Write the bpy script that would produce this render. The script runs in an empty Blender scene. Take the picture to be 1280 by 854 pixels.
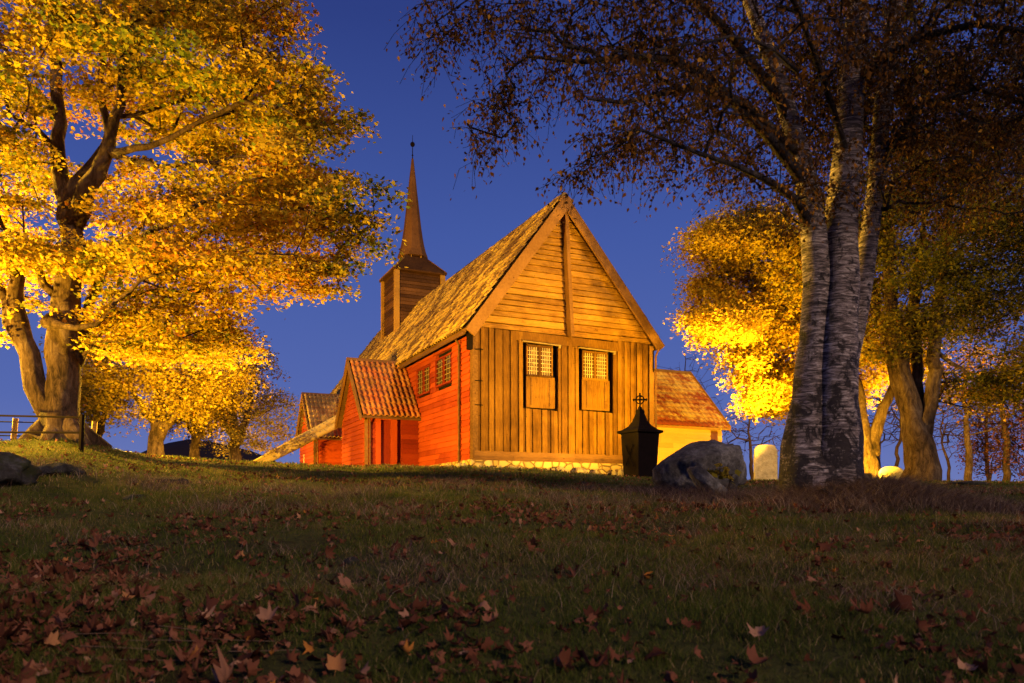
import bpy, math, random
import numpy as np
from mathutils import Vector, noise as mnoise
PI = math.pi
random.seed(7)
RNG = np.random.default_rng(7)
C = bpy.context.scene.collection
SC = bpy.context.scene

# ------------------------------------------------------------------ materials
def new_mat(name):
    m = bpy.data.materials.new(name); m.use_nodes = True
    nt = m.node_tree; b = nt.nodes['Principled BSDF']
    return m, nt, b

def N(nt, t, **kw):
    n = nt.nodes.new(t)
    for k, v in kw.items():
        if k in n.inputs: n.inputs[k].default_value = v
        else: setattr(n, k, v)
    return n

def ramp(nt, stops, fac=None, interp='LINEAR'):
    r = nt.nodes.new('ShaderNodeValToRGB'); cr = r.color_ramp; cr.interpolation = interp
    while len(cr.elements) < len(stops): cr.elements.new(0.5)
    for e, (p, c) in zip(cr.elements, stops):
        e.position = p; e.color = (c[0], c[1], c[2], 1)
    if fac is not None: nt.links.new(fac, r.inputs[0])
    return r

def coords(nt, scale=(1, 1, 1), rot=(0, 0, 0)):
    tc = nt.nodes.new('ShaderNodeTexCoord'); mp = nt.nodes.new('ShaderNodeMapping')
    mp.inputs['Scale'].default_value = scale; mp.inputs['Rotation'].default_value = rot
    nt.links.new(tc.outputs['Object'], mp.inputs[0]); return mp.outputs[0]

def noise(nt, vec, scale=5, detail=5, rough=.6, dist=0):
    n = nt.nodes.new('ShaderNodeTexNoise')
    n.inputs['Scale'].default_value = scale; n.inputs['Detail'].default_value = detail
    n.inputs['Roughness'].default_value = rough; n.inputs['Distortion'].default_value = dist
    if vec is not None: nt.links.new(vec, n.inputs['Vector'])
    return n.outputs['Fac']

def bump(nt, b, h, strength=.5, dist=.02):
    bp = nt.nodes.new('ShaderNodeBump'); bp.inputs['Strength'].default_value = strength
    bp.inputs['Distance'].default_value = dist
    nt.links.new(h, bp.inputs['Height']); nt.links.new(bp.outputs[0], b.inputs['Normal'])

def tint_attr(nt):
    a = nt.nodes.new('ShaderNodeAttribute'); a.attribute_name = 'tint'
    s = nt.nodes.new('ShaderNodeSeparateColor'); nt.links.new(a.outputs['Color'], s.inputs[0])
    return s.outputs[0]

def math_n(nt, op, a, b=None, v=None):
    m = nt.nodes.new('ShaderNodeMath'); m.operation = op
    nt.links.new(a, m.inputs[0])
    if b is not None: nt.links.new(b, m.inputs[1])
    if v is not None: m.inputs[1].default_value = v
    return m.outputs[0]

def leaf_mat(name, stops, trans=.45, rough=.6):
    m, nt, b = new_mat(name)
    r = ramp(nt, stops, tint_attr(nt))
    nt.links.new(r.outputs[0], b.inputs['Base Color']); b.inputs['Roughness'].default_value = rough
    b.inputs['Specular IOR Level'].default_value = .04
    tr = nt.nodes.new('ShaderNodeBsdfTranslucent'); nt.links.new(r.outputs[0], tr.inputs[0])
    mx = nt.nodes.new('ShaderNodeMixShader'); mx.inputs[0].default_value = trans
    nt.links.new(b.outputs[0], mx.inputs[1]); nt.links.new(tr.outputs[0], mx.inputs[2])
    nt.links.new(mx.outputs[0], nt.nodes['Material Output'].inputs[0])
    return m

def wood_mat(name, stops, gscale, bscale=.6, rough=.8, bdist=.01):
    """planks: each board has its own tint; grain stretched by gscale"""
    m, nt, b = new_mat(name)
    v = coords(nt, gscale)
    g = noise(nt, v, 6, 6, .65, .3)
    big = noise(nt, coords(nt), .9, 4, .6)
    t = tint_attr(nt)
    s = math_n(nt, 'ADD', math_n(nt, 'MULTIPLY', g, v=.55), math_n(nt, 'MULTIPLY', t, v=.38))
    s = math_n(nt, 'SUBTRACT', math_n(nt, 'ADD', s, math_n(nt, 'MULTIPLY', big, v=.55)), v=.22)
    r = ramp(nt, stops, s)
    # nail rust and knots: small dark spots
    kn = noise(nt, coords(nt), 9, 2, .5)
    kr = ramp(nt, [(.0, (1, 1, 1)), (.70, (1, 1, 1)), (.76, (.35, .3, .28))], kn)
    mx = nt.nodes.new('ShaderNodeMixRGB'); mx.blend_type = 'MULTIPLY'; mx.inputs[0].default_value = .8
    nt.links.new(r.outputs[0], mx.inputs[1]); nt.links.new(kr.outputs[0], mx.inputs[2])
    nt.links.new(mx.outputs[0], b.inputs['Base Color'])
    b.inputs['Roughness'].default_value = rough; b.inputs['Specular IOR Level'].default_value = .08
    bump(nt, b, g, bscale, bdist)
    return m

M = {}
M['gable_v'] = wood_mat('weathered_shaded_board', [(.25, (.025, .010, .003)), (.5, (.12, .052, .007)), (.75, (.25, .12, .016))], (7, 7, .5), 1, .8, .02)  # kept darker than the clapboards in place of weaker lamplight low on the gable
M['gable_h'] = wood_mat('weathered_clapboard', [(.25, (.05, .020, .005)), (.45, (.21, .095, .015)), (.70, (.44, .23, .035))], (.5, 5, 7), 1, .8, .02)
M['dark_beam'] = wood_mat('tarred_beam', [(.25, (.05, .024, .01)), (.5, (.15, .07, .022)), (.8, (.24, .12, .035))], (.5, 5, 6))
M['trim'] = wood_mat('brown_trim', [(.25, (.08, .038, .013)), (.5, (.18, .085, .025)), (.8, (.28, .14, .045))], (2, 2, 2))
M['red'] = wood_mat('red_paint', [(.2, (.20, .024, .006)), (.5, (.33, .052, .010)), (.8, (.45, .075, .014))], (5, .6, 7), .5)
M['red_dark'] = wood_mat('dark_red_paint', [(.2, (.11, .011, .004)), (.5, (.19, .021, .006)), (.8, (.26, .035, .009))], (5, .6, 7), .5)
M['cream'] = wood_mat('cream_paint', [(.2, (.50, .28, .06)), (.5, (.66, .38, .085)), (.8, (.74, .45, .11))], (.6, 5, 6), .3)
M['shingle'] = wood_mat('tarred_shingle', [(.2, (.03, .012, .005)), (.5, (.10, .042, .011)), (.8, (.20, .085, .022))], (3, 3, 1.5), .6)
M['log'] = wood_mat('peeled_log', [(.2, (.30, .20, .07)), (.5, (.45, .31, .11)), (.8, (.55, .4, .15))], (4, 4, 4), .5)

def tile_mat(name, stops, lichen, lam=.5, dark=.55):
    m, nt, b = new_mat(name)
    t = tint_attr(nt)
    n1 = noise(nt, coords(nt, (.55, 4.5, .55)), 2.0, 6, .75)
    s = math_n(nt, 'ADD', math_n(nt, 'MULTIPLY', t, v=.45), math_n(nt, 'MULTIPLY', n1, v=.55))
    r = ramp(nt, stops, s)
    li = noise(nt, coords(nt), 1.3, 8, .75)
    lr = ramp(nt, [(.44, (0, 0, 0)), (.54, (lam, lam, lam))], li)
    mx = nt.nodes.new('ShaderNodeMixRGB'); nt.links.new(lr.outputs[0], mx.inputs[0])
    nt.links.new(r.outputs[0], mx.inputs[1]); mx.inputs[2].default_value = (*lichen, 1)
    mo = ramp(nt, [(.46, (0, 0, 0)), (.56, (dark, dark, dark))], noise(nt, coords(nt, (.8, 1.3, .8)), .9, 7, .72))
    m2 = nt.nodes.new('ShaderNodeMixRGB'); nt.links.new(mo.outputs[0], m2.inputs[0]); nt.links.new(mx.outputs[0], m2.inputs[1])
    m2.inputs[2].default_value = (.075, .035, .022, 1) if dark < .9 else (.24, .05, .012, 1)
    nt.links.new(m2.outputs[0], b.inputs['Base Color']); b.inputs['Roughness'].default_value = .75; b.inputs['Specular IOR Level'].default_value = .15
    f = noise(nt, coords(nt), 18, 4, .6); bump(nt, b, f, .4, .02)
    return m
M['tile_main'] = tile_mat('mossy_roof_tile', [(.32, (.03, .018, .018)), (.46, (.10, .05, .03)), (.56, (.36, .20, .05)), (.70, (.60, .38, .09))], (.58, .38, .07), .6, .85)
M['tile_porch'] = tile_mat('red_roof_tile', [(.3, (.16, .04, .018)), (.5, (.30, .08, .03)), (.7, (.42, .15, .05))], (.38, .24, .07), .35)
M['tile_porch_far'] = tile_mat('lichened_roof_tile', [(.3, (.18, .08, .03)), (.5, (.34, .18, .06)), (.7, (.45, .28, .09))], (.42, .3, .09), .6)
M['tile_sac'] = tile_mat('clay_roof_tile', [(.3, (.22, .055, .012)), (.5, (.42, .19, .035)), (.7, (.56, .34, .07))], (.58, .40, .09), .6, 1.0)

def metal(name, col, rough=.5, met=0.0, n=8, var=.5):
    m, nt, b = new_mat(name)
    f = noise(nt, coords(nt), n, 5, .6)
    r = ramp(nt, [(.3, tuple(c * (1 - var) for c in col)), (.7, col)], f)
    nt.links.new(r.outputs[0], b.inputs['Base Color'])
    b.inputs['Roughness'].default_value = rough; b.inputs['Metallic'].default_value = met; b.inputs['Specular IOR Level'].default_value = .1 if rough > .4 else .5
    bump(nt, b, f, .3, .004)
    return m
M['iron'] = metal('black_iron', (.008, .0036, .003), .9, 0)
M['rust_iron'] = metal('rusty_iron', (.010, .005, .004), .9, 0)
M['pipe'] = metal('drainpipe_paint', (.16, .075, .03), .5)
M['void'] = metal('dark_interior', (.012, .009, .008), .9)
M['glass_pane'] = metal('old_window_pane', (.16, .075, .015), .12, 0, 4, .85)
M['lattice'] = metal('lattice_paint', (.62, .48, .28), .6)
M['lattice_dark'] = metal('leaded_bar', (.30, .20, .09), .6)
M['pane_dark'] = metal('dark_window_pane', (.035, .022, .02), .12, 0, 3)
M['slate'] = metal('slate_grey', (.13, .12, .13), .8)
M['housing'] = metal('floodlight_housing', (.05, .05, .05), .5)

def stone_mat(name, stops, scale=3, bd=.05, moss=None):
    m, nt, b = new_mat(name)
    v = coords(nt)
    n1 = noise(nt, v, scale, 8, .7, .2); n2 = noise(nt, v, scale * 7, 5, .7)
    s = math_n(nt, 'ADD', math_n(nt, 'MULTIPLY', n1, v=.7), math_n(nt, 'MULTIPLY', n2, v=.3))
    r = ramp(nt, stops, s); col = r.outputs[0]
    if moss:
        f = ramp(nt, [(.5, (0, 0, 0)), (.62, (.9, .9, .9))], noise(nt, v, scale * .8, 6, .7))
        mx = nt.nodes.new('ShaderNodeMixRGB'); nt.links.new(f.outputs[0], mx.inputs[0])
        nt.links.new(col, mx.inputs[1]); mx.inputs[2].default_value = (*moss, 1); col = mx.outputs[0]
    nt.links.new(col, b.inputs['Base Color']); b.inputs['Roughness'].default_value = .9; b.inputs['Specular IOR Level'].default_value = .15
    bump(nt, b, s, .9, bd); return m
M['boulder'] = stone_mat('granite', [(.38, (.035, .03, .03)), (.5, (.10, .09, .085)), (.58, (.19, .175, .165)), (.68, (.36, .34, .33))], 2.6, .09)
M['rock'] = stone_mat('lichened_rock', [(.38, (.02, .017, .013)), (.5, (.045, .04, .035)), (.62, (.10, .095, .09)), (.72, (.26, .26, .26))], 4.5, .07, (.035, .038, .012))
M['gravestone'] = stone_mat('pale_gravestone', [(.35, (.24, .20, .12)), (.5, (.46, .39, .25)), (.65, (.60, .53, .36))], 5, .05)
M['small_stone'] = stone_mat('yellowish_stone', [(.3, (.16, .12, .06)), (.5, (.32, .25, .13)), (.7, (.45, .37, .2))], 5, .03)

# rubble foundation: voronoi stones with mortar
m, nt, b = new_mat('rubble_masonry')
vor = nt.nodes.new('ShaderNodeTexVoronoi'); vor.feature = 'DISTANCE_TO_EDGE'; vor.inputs['Scale'].default_value = 3.0
v2 = nt.nodes.new('ShaderNodeTexVoronoi'); v2.inputs['Scale'].default_value = 3.0
cc = coords(nt, (1, 1, 1.35)); nt.links.new(cc, vor.inputs['Vector']); nt.links.new(cc, v2.inputs['Vector'])
r1 = ramp(nt, [(.0, (.30, .24, .18)), (.035, (.6, .55, .5)), (.08, (1, 1, 1))], vor.outputs['Distance'])
sp = nt.nodes.new('ShaderNodeSeparateColor'); nt.links.new(v2.outputs['Color'], sp.inputs[0])
r2 = ramp(nt, [(0, (.32, .20, .06)), (.5, (.48, .32, .10)), (1, (.60, .42, .15))], sp.outputs[0])
mx = nt.nodes.new('ShaderNodeMixRGB'); mx.blend_type = 'MULTIPLY'; mx.inputs[0].default_value = 1
nt.links.new(r1.outputs[0], mx.inputs[1]); nt.links.new(r2.outputs[0], mx.inputs[2])
nt.links.new(mx.outputs[0], b.inputs['Base Color']); b.inputs['Roughness'].default_value = .9
hh = ramp(nt, [(0, (0, 0, 0)), (.14, (1, 1, 1))], vor.outputs['Distance']); bump(nt, b, hh.outputs[0], 1, .06)
M['rubble'] = m

def bark_mat(name, lo, mid, hi, zs=.35, sc=7, bd=.05):
    m, nt, b = new_mat(name)
    v = coords(nt, (1, 1, zs))
    n1 = noise(nt, v, sc, 10, .78, .8); n2 = noise(nt, coords(nt), 1.1, 4, .6)
    s = math_n(nt, 'ADD', math_n(nt, 'MULTIPLY', n1, v=.65), math_n(nt, 'MULTIPLY', n2, v=.35))
    r = ramp(nt, [(.40, lo), (.5, mid), (.60, hi)], s)
    nt.links.new(r.outputs[0], b.inputs['Base Color']); b.inputs['Roughness'].default_value = .9; b.inputs['Specular IOR Level'].default_value = .1
    bump(nt, b, n1, 1, bd * 2.2); return m
M['bark_maple'] = bark_mat('maple_bark', (.022, .013, .008), (.085, .052, .034), (.17, .115, .08))
M['bark_pale'] = bark_mat('pale_maple_bark', (.035, .022, .012), (.13, .08, .04), (.24, .165, .09))
M['bark_thin'] = bark_mat('thin_bark', (.03, .018, .012), (.07, .04, .028), (.13, .08, .06))
M['bark_birch_dark'] = bark_mat('birch_twig_shade_bark', (.02, .014, .012), (.06, .045, .04), (.12, .1, .09))

# birch: white papery bark, horizontal dark lenticels, rugged black plates low down
m, nt, b = new_mat('birch_bark')
v = coords(nt, (4, 4, 26))
band = noise(nt, v, 1.5, 8, .72, .9)
v2_ = coords(nt, (1.3, 1.3, 1.0)); plate = noise(nt, v2_, 4.5, 8, .75, .5)
fine = noise(nt, coords(nt, (5, 5, 60)), 2, 6, .7)
tcz = nt.nodes.new('ShaderNodeTexCoord'); sx = nt.nodes.new('ShaderNodeSeparateXYZ'); nt.links.new(tcz.outputs['Object'], sx.inputs[0])
low = nt.nodes.new('ShaderNodeMapRange'); nt.links.new(sx.outputs[2], low.inputs[0])
low.inputs[1].default_value = 0.0; low.inputs[2].default_value = 2.6; low.inputs[3].default_value = -.10; low.inputs[4].default_value = .045
c1 = ramp(nt, [(.37, (.022, .013, .011)), (.45, (.09, .062, .052)), (.53, (.28, .205, .175)), (.63, (.66, .54, .47))], band)
pm = math_n(nt, 'ADD', plate, low.outputs[0])
c2 = ramp(nt, [(.405, (0, 0, 0)), (.455, (1, 1, 1))], pm)
c3 = ramp(nt, [(.3, (.35, .33, .33)), (.55, (1, 1, 1))], fine)
mx = nt.nodes.new('ShaderNodeMixRGB'); nt.links.new(c2.outputs[0], mx.inputs[0]); mx.inputs[1].default_value = (.035, .02, .015, 1)
nt.links.new(c1.outputs[0], mx.inputs[2])
mx2 = nt.nodes.new('ShaderNodeMixRGB'); mx2.blend_type = 'MULTIPLY'; mx2.inputs[0].default_value = .75
nt.links.new(mx.outputs[0], mx2.inputs[1]); nt.links.new(c3.outputs[0], mx2.inputs[2])
nt.links.new(mx2.outputs[0], b.inputs['Base Color']); b.inputs['Roughness'].default_value = .75
hs = math_n(nt, 'ADD', math_n(nt, 'MULTIPLY', band, v=.5), c2.outputs[0]); bump(nt, b, hs, 1, .05)
M['birch'] = m
M['birch_limb'] = bark_mat('dark_birch_limb', (.015, .011, .010), (.04, .03, .028), (.12, .10, .095), 2.5, 9)

Y1, Y2, Y3 = (.60, .43, .035), (.50, .33, .03), (.30, .27, .035)
M['leaf_maple'] = leaf_mat('yellow_maple_leaf', [(0, (.13, .17, .025)), (.25, (.26, .25, .03)), (.45, Y2), (.8, Y1), (1, (.5, .2, .03))])
M['leaf_small'] = leaf_mat('autumn_tree_leaf', [(0, (.2, .2, .03)), (.4, Y2), (.85, Y1), (1, (.45, .2, .03))])
M['leaf_ochre'] = leaf_mat('ochre_tree_leaf', [(0, (.12, .12, .03)), (.5, (.28, .2, .04)), (1, (.42, .27, .04))])
M['leaf_bright'] = leaf_mat('bright_maple_leaf', [(0, (.3, .26, .03)), (.3, Y2), (.8, (.56, .40, .03)), (1, (.5, .24, .02))])
M['leaf_green'] = leaf_mat('green_maple_leaf', [(0, (.08, .085, .012)), (.45, (.19, .16, .018)), (.8, (.42, .29, .03)), (1, (.32, .14, .02))])
M['leaf_birch'] = leaf_mat('brown_birch_leaf', [(0, (.035, .017, .007)), (.5, (.09, .042, .011)), (.85, (.19, .085, .018)), (1, (.38, .2, .03))], .3)
M['leaf_red'] = leaf_mat('russet_shrub_leaf', [(0, (.06, .02, .015)), (.5, (.14, .04, .025)), (1, (.3, .13, .04))], .3)
M['leaf_litter'] = leaf_mat('fallen_leaf', [(0, (.05, .018, .010)), (.4, (.145, .048, .024)), (.75, (.27, .105, .055)), (.92, (.40, .22, .13)), (1, (.45, .17, .03))], .08, .75)
M['grass'] = leaf_mat('grass_blade', [(0, (.038, .058, .010)), (.35, (.088, .115, .016)), (.6, (.15, .14, .03)), (.8, (.22, .15, .05)), (1, (.40, .28, .13))], .25)
M['straw'] = leaf_mat('dry_straw', [(0, (.10, .055, .035)), (.6, (.22, .14, .09)), (1, (.42, .30, .2))], .15)

m, nt, b = new_mat('turf')
v = coords(nt)
n1 = noise(nt, v, .55, 6, .65); n2 = noise(nt, v, 14, 6, .75)
s = math_n(nt, 'ADD', math_n(nt, 'MULTIPLY', n1, v=.5), math_n(nt, 'MULTIPLY', n2, v=.5))
r = ramp(nt, [(.36, (.04, .022, .012)), (.46, (.055, .055, .015)), (.56, (.09, .09, .022)), (.66, (.14, .08, .03))], s)
nt.links.new(r.outputs[0], b.inputs['Base Color']); b.inputs['Roughness'].default_value = .95
b.inputs['Specular IOR Level'].default_value = .1
bump(nt, b, n2, .9, .05)
M['turf'] = m
M['hill'] = metal('heather_hillside', (.028, .018, .02), .95, 0, .02, .4)
M['water'] = metal('fjord_water', (.03, .04, .07), .2, 0, .05, .2)

def emit_mat(name, col, s):
    m, nt, b = new_mat(name)
    b.inputs['Base Color'].default_value = (.8, .7, .5, 1)
    b.inputs['Emission Color'].default_value = (*col, 1); b.inputs['Emission Strength'].default_value = s
    return m
M['lamp_glass'] = emit_mat('sodium_lamp_glass', (1, .62, .16), 3)

# ------------------------------------------------------------------ mesh helpers
class MB:
    def __init__(s): s.v = []; s.f = []; s.t = []
    def add(s, vs, fs, tint=None):
        b = len(s.v); t = random.random() if tint is None else tint
        s.v += [tuple(p) for p in vs]; s.t += [t] * len(vs)
        s.f += [tuple(b + i for i in f) for f in fs]
    def hexa(s, p, tint=None):   # 8 points: bottom 4 ccw, top 4 ccw
        s.add(p, [(0, 3, 2, 1), (4, 5, 6, 7), (0, 1, 5, 4), (1, 2, 6, 5), (2, 3, 7, 6), (3, 0, 4, 7)], tint)
    def box(s, x0, x1, y0, y1, z0, z1, tint=None):
        s.hexa([(x0, y0, z0), (x1, y0, z0), (x1, y1, z0), (x0, y1, z0), (x0, y0, z1), (x1, y0, z1), (x1, y1, z1), (x0, y1, z1)], tint)
    def prism(s, poly, ax, d0, d1, tint=None):
        """poly in the two other axes, extruded along axis ax"""
        def pt(a, b, d):
            return {'x': (d, a, b), 'y': (a, d, b), 'z': (a, b, d)}[ax]
        n = len(poly)
        vs = [pt(a, b, d0) for a, b in poly] + [pt(a, b, d1) for a, b in poly]
        fs = [tuple(range(n - 1, -1, -1)), tuple(range(n, 2 * n))] + [(i, (i + 1) % n, n + (i + 1) % n, n + i) for i in range(n)]
        s.add(vs, fs, tint)
    def beam(s, p, q, w, h, up=(0, 0, 1), tint=None):
        p = Vector(p); q = Vector(q); d = (q - p).normalized(); sd = d.cross(Vector(up)).normalized(); u = sd.cross(d)
        a = sd * w / 2; c = u * h / 2
        s.hexa([p - a - c, p + a - c, q + a - c, q - a - c, p - a + c, p + a + c, q + a + c, q - a + c], tint)
    def tube(s, pts, rad, n=8, tint=None, cap=True, wob=0):
        pts = [Vector(p) for p in pts]; m_ = len(pts)
        if not hasattr(rad, '__len__'): rad = [rad] * m_
        t0 = (pts[1] - pts[0]).normalized()
        u = t0.orthogonal().normalized(); vs = []
        for i, p in enumerate(pts):
            t = (pts[min(i + 1, m_ - 1)] - pts[max(i - 1, 0)]).normalized()
            u = (u - t * u.dot(t)).normalized(); w = t.cross(u)
            for k in range(n):
                a = 2 * PI * k / n
                rr = rad[i] * (1 + (wob * (mnoise.noise(Vector((math.cos(a) * 1.3, math.sin(a) * 1.3, p.z * .5 + p.x * .2))) + .35 * mnoise.noise(Vector((math.cos(a) * 4.2, math.sin(a) * 4.2, p.z * 1.3)))) if wob else 0))
                vs.append(p + (u * math.cos(a) + w * math.sin(a)) * rr)
        fs = [(i * n + k, i * n + (k + 1) % n, (i + 1) * n + (k + 1) % n, (i + 1) * n + k) for i in range(m_ - 1) for k in range(n)]
        if cap: fs += [tuple(range(n - 1, -1, -1)), tuple((m_ - 1) * n + k for k in range(n))]
        s.add(vs, fs, tint)
    def lathe(s, prof, cx=0, cy=0, n=8, rot=0, tint=None):
        vs = []
        for r_, z in prof:
            for k in range(n):
                a = rot + 2 * PI * k / n; vs.append((cx + r_ * math.cos(a), cy + r_ * math.sin(a), z))
        m_ = len(prof)
        fs = [(i * n + k, i * n + (k + 1) % n, (i + 1) * n + (k + 1) % n, (i + 1) * n + k) for i in range(m_ - 1) for k in range(n)]
        fs += [tuple(range(n - 1, -1, -1)), tuple((m_ - 1) * n + k for k in range(n))]
        s.add(vs, fs, tint)
    def build(s, name, mat, parent=None, smooth=False, origin=None):
        me = bpy.data.meshes.new(name)
        vv = s.v
        if origin is not None:
            o_ = origin; vv = [(x - o_[0], y - o_[1], z - o_[2]) for x, y, z in vv]
        me.from_pydata(vv, [], s.f)
        a = me.color_attributes.new('tint', 'FLOAT_COLOR', 'POINT')
        arr = np.repeat(np.array(s.t, dtype=np.float32)[:, None], 4, 1); a.data.foreach_set('color', arr.ravel())
        if smooth: me.polygons.foreach_set('use_smooth', [True] * len(me.polygons))
        return link(name, me, mat, parent, origin)

def link(name, me, mat, parent=None, origin=None):
    me.materials.append(M[mat] if isinstance(mat, str) else mat); me.update()
    o = bpy.data.objects.new(name, me); C.objects.link(o)
    if parent is not None: o.parent = parent
    if origin is not None: o.location = origin
    return o

def np_mesh(name, verts, faces, tint, mat, parent=None, loc=None, smooth=False):
    """verts Nx3, faces Fx3 or Fx4, tint N"""
    me = bpy.data.meshes.new(name); k = faces.shape[1]; nf = len(faces)
    me.vertices.add(len(verts)); me.vertices.foreach_set('co', verts.astype(np.float32).ravel())
    me.loops.add(nf * k); me.loops.foreach_set('vertex_index', faces.astype(np.int32).ravel())
    me.polygons.add(nf); me.polygons.foreach_set('loop_start', np.arange(0, nf * k, k, dtype=np.int32))
    me.polygons.foreach_set('loop_total', np.full(nf, k, dtype=np.int32))
    if smooth: me.polygons.foreach_set('use_smooth', np.ones(nf, dtype=bool))
    me.update(calc_edges=True); me.validate()
    a = me.color_attributes.new('tint', 'FLOAT_COLOR', 'POINT')
    a.data.foreach_set('color', np.repeat(tint.astype(np.float32)[:, None], 4, 1).ravel())
    return link(name, me, mat, parent, loc)

def tag(o, label, cat, group=None):
    o['label'] = label; o['category'] = cat
    if group: o['group'] = group
    return o
def empty(name, loc, rz=0):
    o = bpy.data.objects.new(name, None); C.objects.link(o); o.location = loc; o.rotation_euler = (0, 0, rz)
    o.empty_display_size = .3
    return o

# ------------------------------------------------------------------ terrain
P_Y = [-30, 0, 2.7, 5, 8, 12, 16, 20, 24, 28, 35, 55, 90, 200]
P_Z = [-2.6, -.80, -.62, -.33, .02, .42, .78, 1.04, 1.19, 1.30, 1.36, 1.2, -1.5, -12]
H_U = [-.75, -.64, -.56, -.5, -.44, -.35, -.25, -.1, 0, .05, .13, .2, .3, .5, .75]
H_V = [.026, .028, .029, .020, .011, .005, .001, -.002, -.004, -.007, -.013, -.016, -.018, -.020, -.022]
def vn(x, y, s, seed=0):     # cheap smooth value noise, vectorised
    X = x * s + seed * 17.3; Y = y * s + seed * 9.1
    xi = np.floor(X); yi = np.floor(Y); fx = X - xi; fy = Y - yi
    fx = fx * fx * (3 - 2 * fx); fy = fy * fy * (3 - 2 * fy)
    def h(a, b_): 
        q = np.sin(a * 127.1 + b_ * 311.7 + seed) * 43758.5453; return q - np.floor(q)
    return (h(xi, yi) * (1 - fx) + h(xi + 1, yi) * fx) * (1 - fy) + (h(xi, yi + 1) * (1 - fx) + h(xi + 1, yi + 1) * fx) * fy
def ground(x, y):
    x = np.asarray(x, float); y = np.asarray(y, float)
    z = np.interp(y, P_Y, P_Z)
    u = np.clip(x / np.maximum(y, 2.0), -.75, .75)
    w = np.clip((y - 5) / 10, 0, 1); w = w * w * (3 - 2 * w)
    z = z + np.interp(u, H_U, H_V) * np.clip(y, 0, 22) * w
    z = z + .15 * np.exp(-(((x - 3.45) / .9) ** 2 + ((y - 8.15) / .8) ** 2))       # root mound of the birch
    z = z + .14 * np.exp(-(((x + 9.3) / 1.3) ** 2 + ((y - 15.7) / 1.0) ** 2))      # root mound of the maple
    z = z - .35 * np.exp(-(((x + 7.6) / 1.3) ** 2 + ((y - 24.6) / 1.4) ** 2))       # hollow behind the crest
    amp = np.clip((30 - y) / 20, .2, 1)
    z = z + ((vn(x, y, .8, 1) - .5) * .10 + (vn(x, y, 2.3, 2) - .5) * .075 + (vn(x, y, 6, 3) - .5) * .032) * amp
    return z
def gz(x, y): return float(ground(x, y))

def grid_axis(segs):
    out = []
    for a, b_, st in segs: out += list(np.arange(a, b_, st))
    return np.array(out + [segs[-1][1]])
gx = grid_axis([(-3000, -300, 300), (-300, -60, 30), (-60, -26, 3), (-26, 26, .22), (26, 60, 3), (60, 300, 30), (300, 3000, 300)])
gy = grid_axis([(-300, -30, 30), (-30, 0, 3), (0, 26, .16), (26, 60, 1.2), (60, 300, 20), (300, 4000, 370)])
XX, YY = np.meshgrid(gx, gy); ZZ = ground(XX, YY)
nx, ny = len(gx), len(gy)
idx = np.arange(nx * ny).reshape(ny, nx)
fc = np.stack([idx[:-1, :-1], idx[:-1, 1:], idx[1:, 1:], idx[1:, :-1]], -1).reshape(-1, 4)
g = np_mesh('ground', np.stack([XX, YY, ZZ], -1).reshape(-1, 3), fc, np.zeros(nx * ny), 'turf', smooth=True)
g['kind'] = 'structure'

# distant hills beyond the fjord
def hill(name, D, prof, depth):
    mb = MB(); n = len(prof); rows = []
    for j, (fd, fh) in enumerate([(0, 0), (.25, .45), (.5, .8), (.75, 1), (1.2, .7), (1.8, 0)]):
        rows.append([((px - 640) / 1000 * D * (1 + .0 * j), D + fd * depth, -12 + (hh_ + 12) * fh * (1 if j != 3 else 1) + (mnoise.noise(Vector((px * .05, j, 0))) * hh_ * .05)) for px, hh_ in prof])
    vs = [p for r_ in rows for p in r_]
    fs = [(j * n + i, j * n + i + 1, (j + 1) * n + i + 1, (j + 1) * n + i) for j in range(5) for i in range(n - 1)]
    mb.add(vs, fs, .5); o = mb.build(name, 'hill', smooth=True); o['kind'] = 'structure'; return o
HD = 600
def hp(px, py): return (px, (635 - py) / 1000 * HD * 1.25)
hill('distant_hill', HD, [(-60, 5)] + [hp(a, b_) for a, b_ in [(60, 575), (95, 563), (120, 556), (150, 552), (185, 555), (215, 559), (245, 567), (275, 576), (310, 590), (350, 592), (372, 582), (400, 596)]] + [(470, 8)], 170)
wm = MB(); wm.add([(-4000, 160, -11.5), (4000, 160, -11.5), (4000, 5000, -11.5), (-4000, 5000, -11.5)], [(0, 1, 2, 3)], .5)
w_ = wm.build('water', 'water'); w_['kind'] = 'structure'

# ------------------------------------------------------------------ church
OX, OY = -1.377, 28.1; GX, GY = .9085, .418
ZB = 1.2
church = empty('church', (OX, OY, ZB), math.atan2(GY, GX))
tag(church, 'old wooden church with bare board gable, red side walls, tiled roof and slender spire', 'church')
class CB(MB):
    """church parts are drawn with absolute heights; base is taken off here"""
    def build(s, name, mat, parent=church, smooth=False):
        if parent is church: s.v = [(x, y, z - ZB) for x, y, z in s.v]
        else: s.v = [(x, y, z - ZB) for x, y, z in s.v]
        return MB.build(s, name, mat, parent, smooth)

AP = (3.5, 11.45); EL = (-.38, 6.24); ER = (7.81, 6.33); W = 7.5
WINS = [(1.90, 3.37, 3.60, 5.97), (4.21, 5.72, 3.64, 5.93)]
def roof_z(a, off=0):
    if a <= AP[0]: return AP[1] + (a - AP[0]) * (AP[1] - EL[1]) / (AP[0] - EL[0]) - off
    return AP[1] + (a - AP[0]) * (ER[1] - AP[1]) / (ER[0] - AP[0]) - off

# core walls (dark backing behind the cladding)
mb = CB(); mb.prism([(.06, 1.3), (W - .06, 1.3), (W - .06, 6.1), (AP[0], 11.1), (.06, 6.1)], 'y', .20, 24.6, .5)
mb.build('wall_core', 'void')
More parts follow.
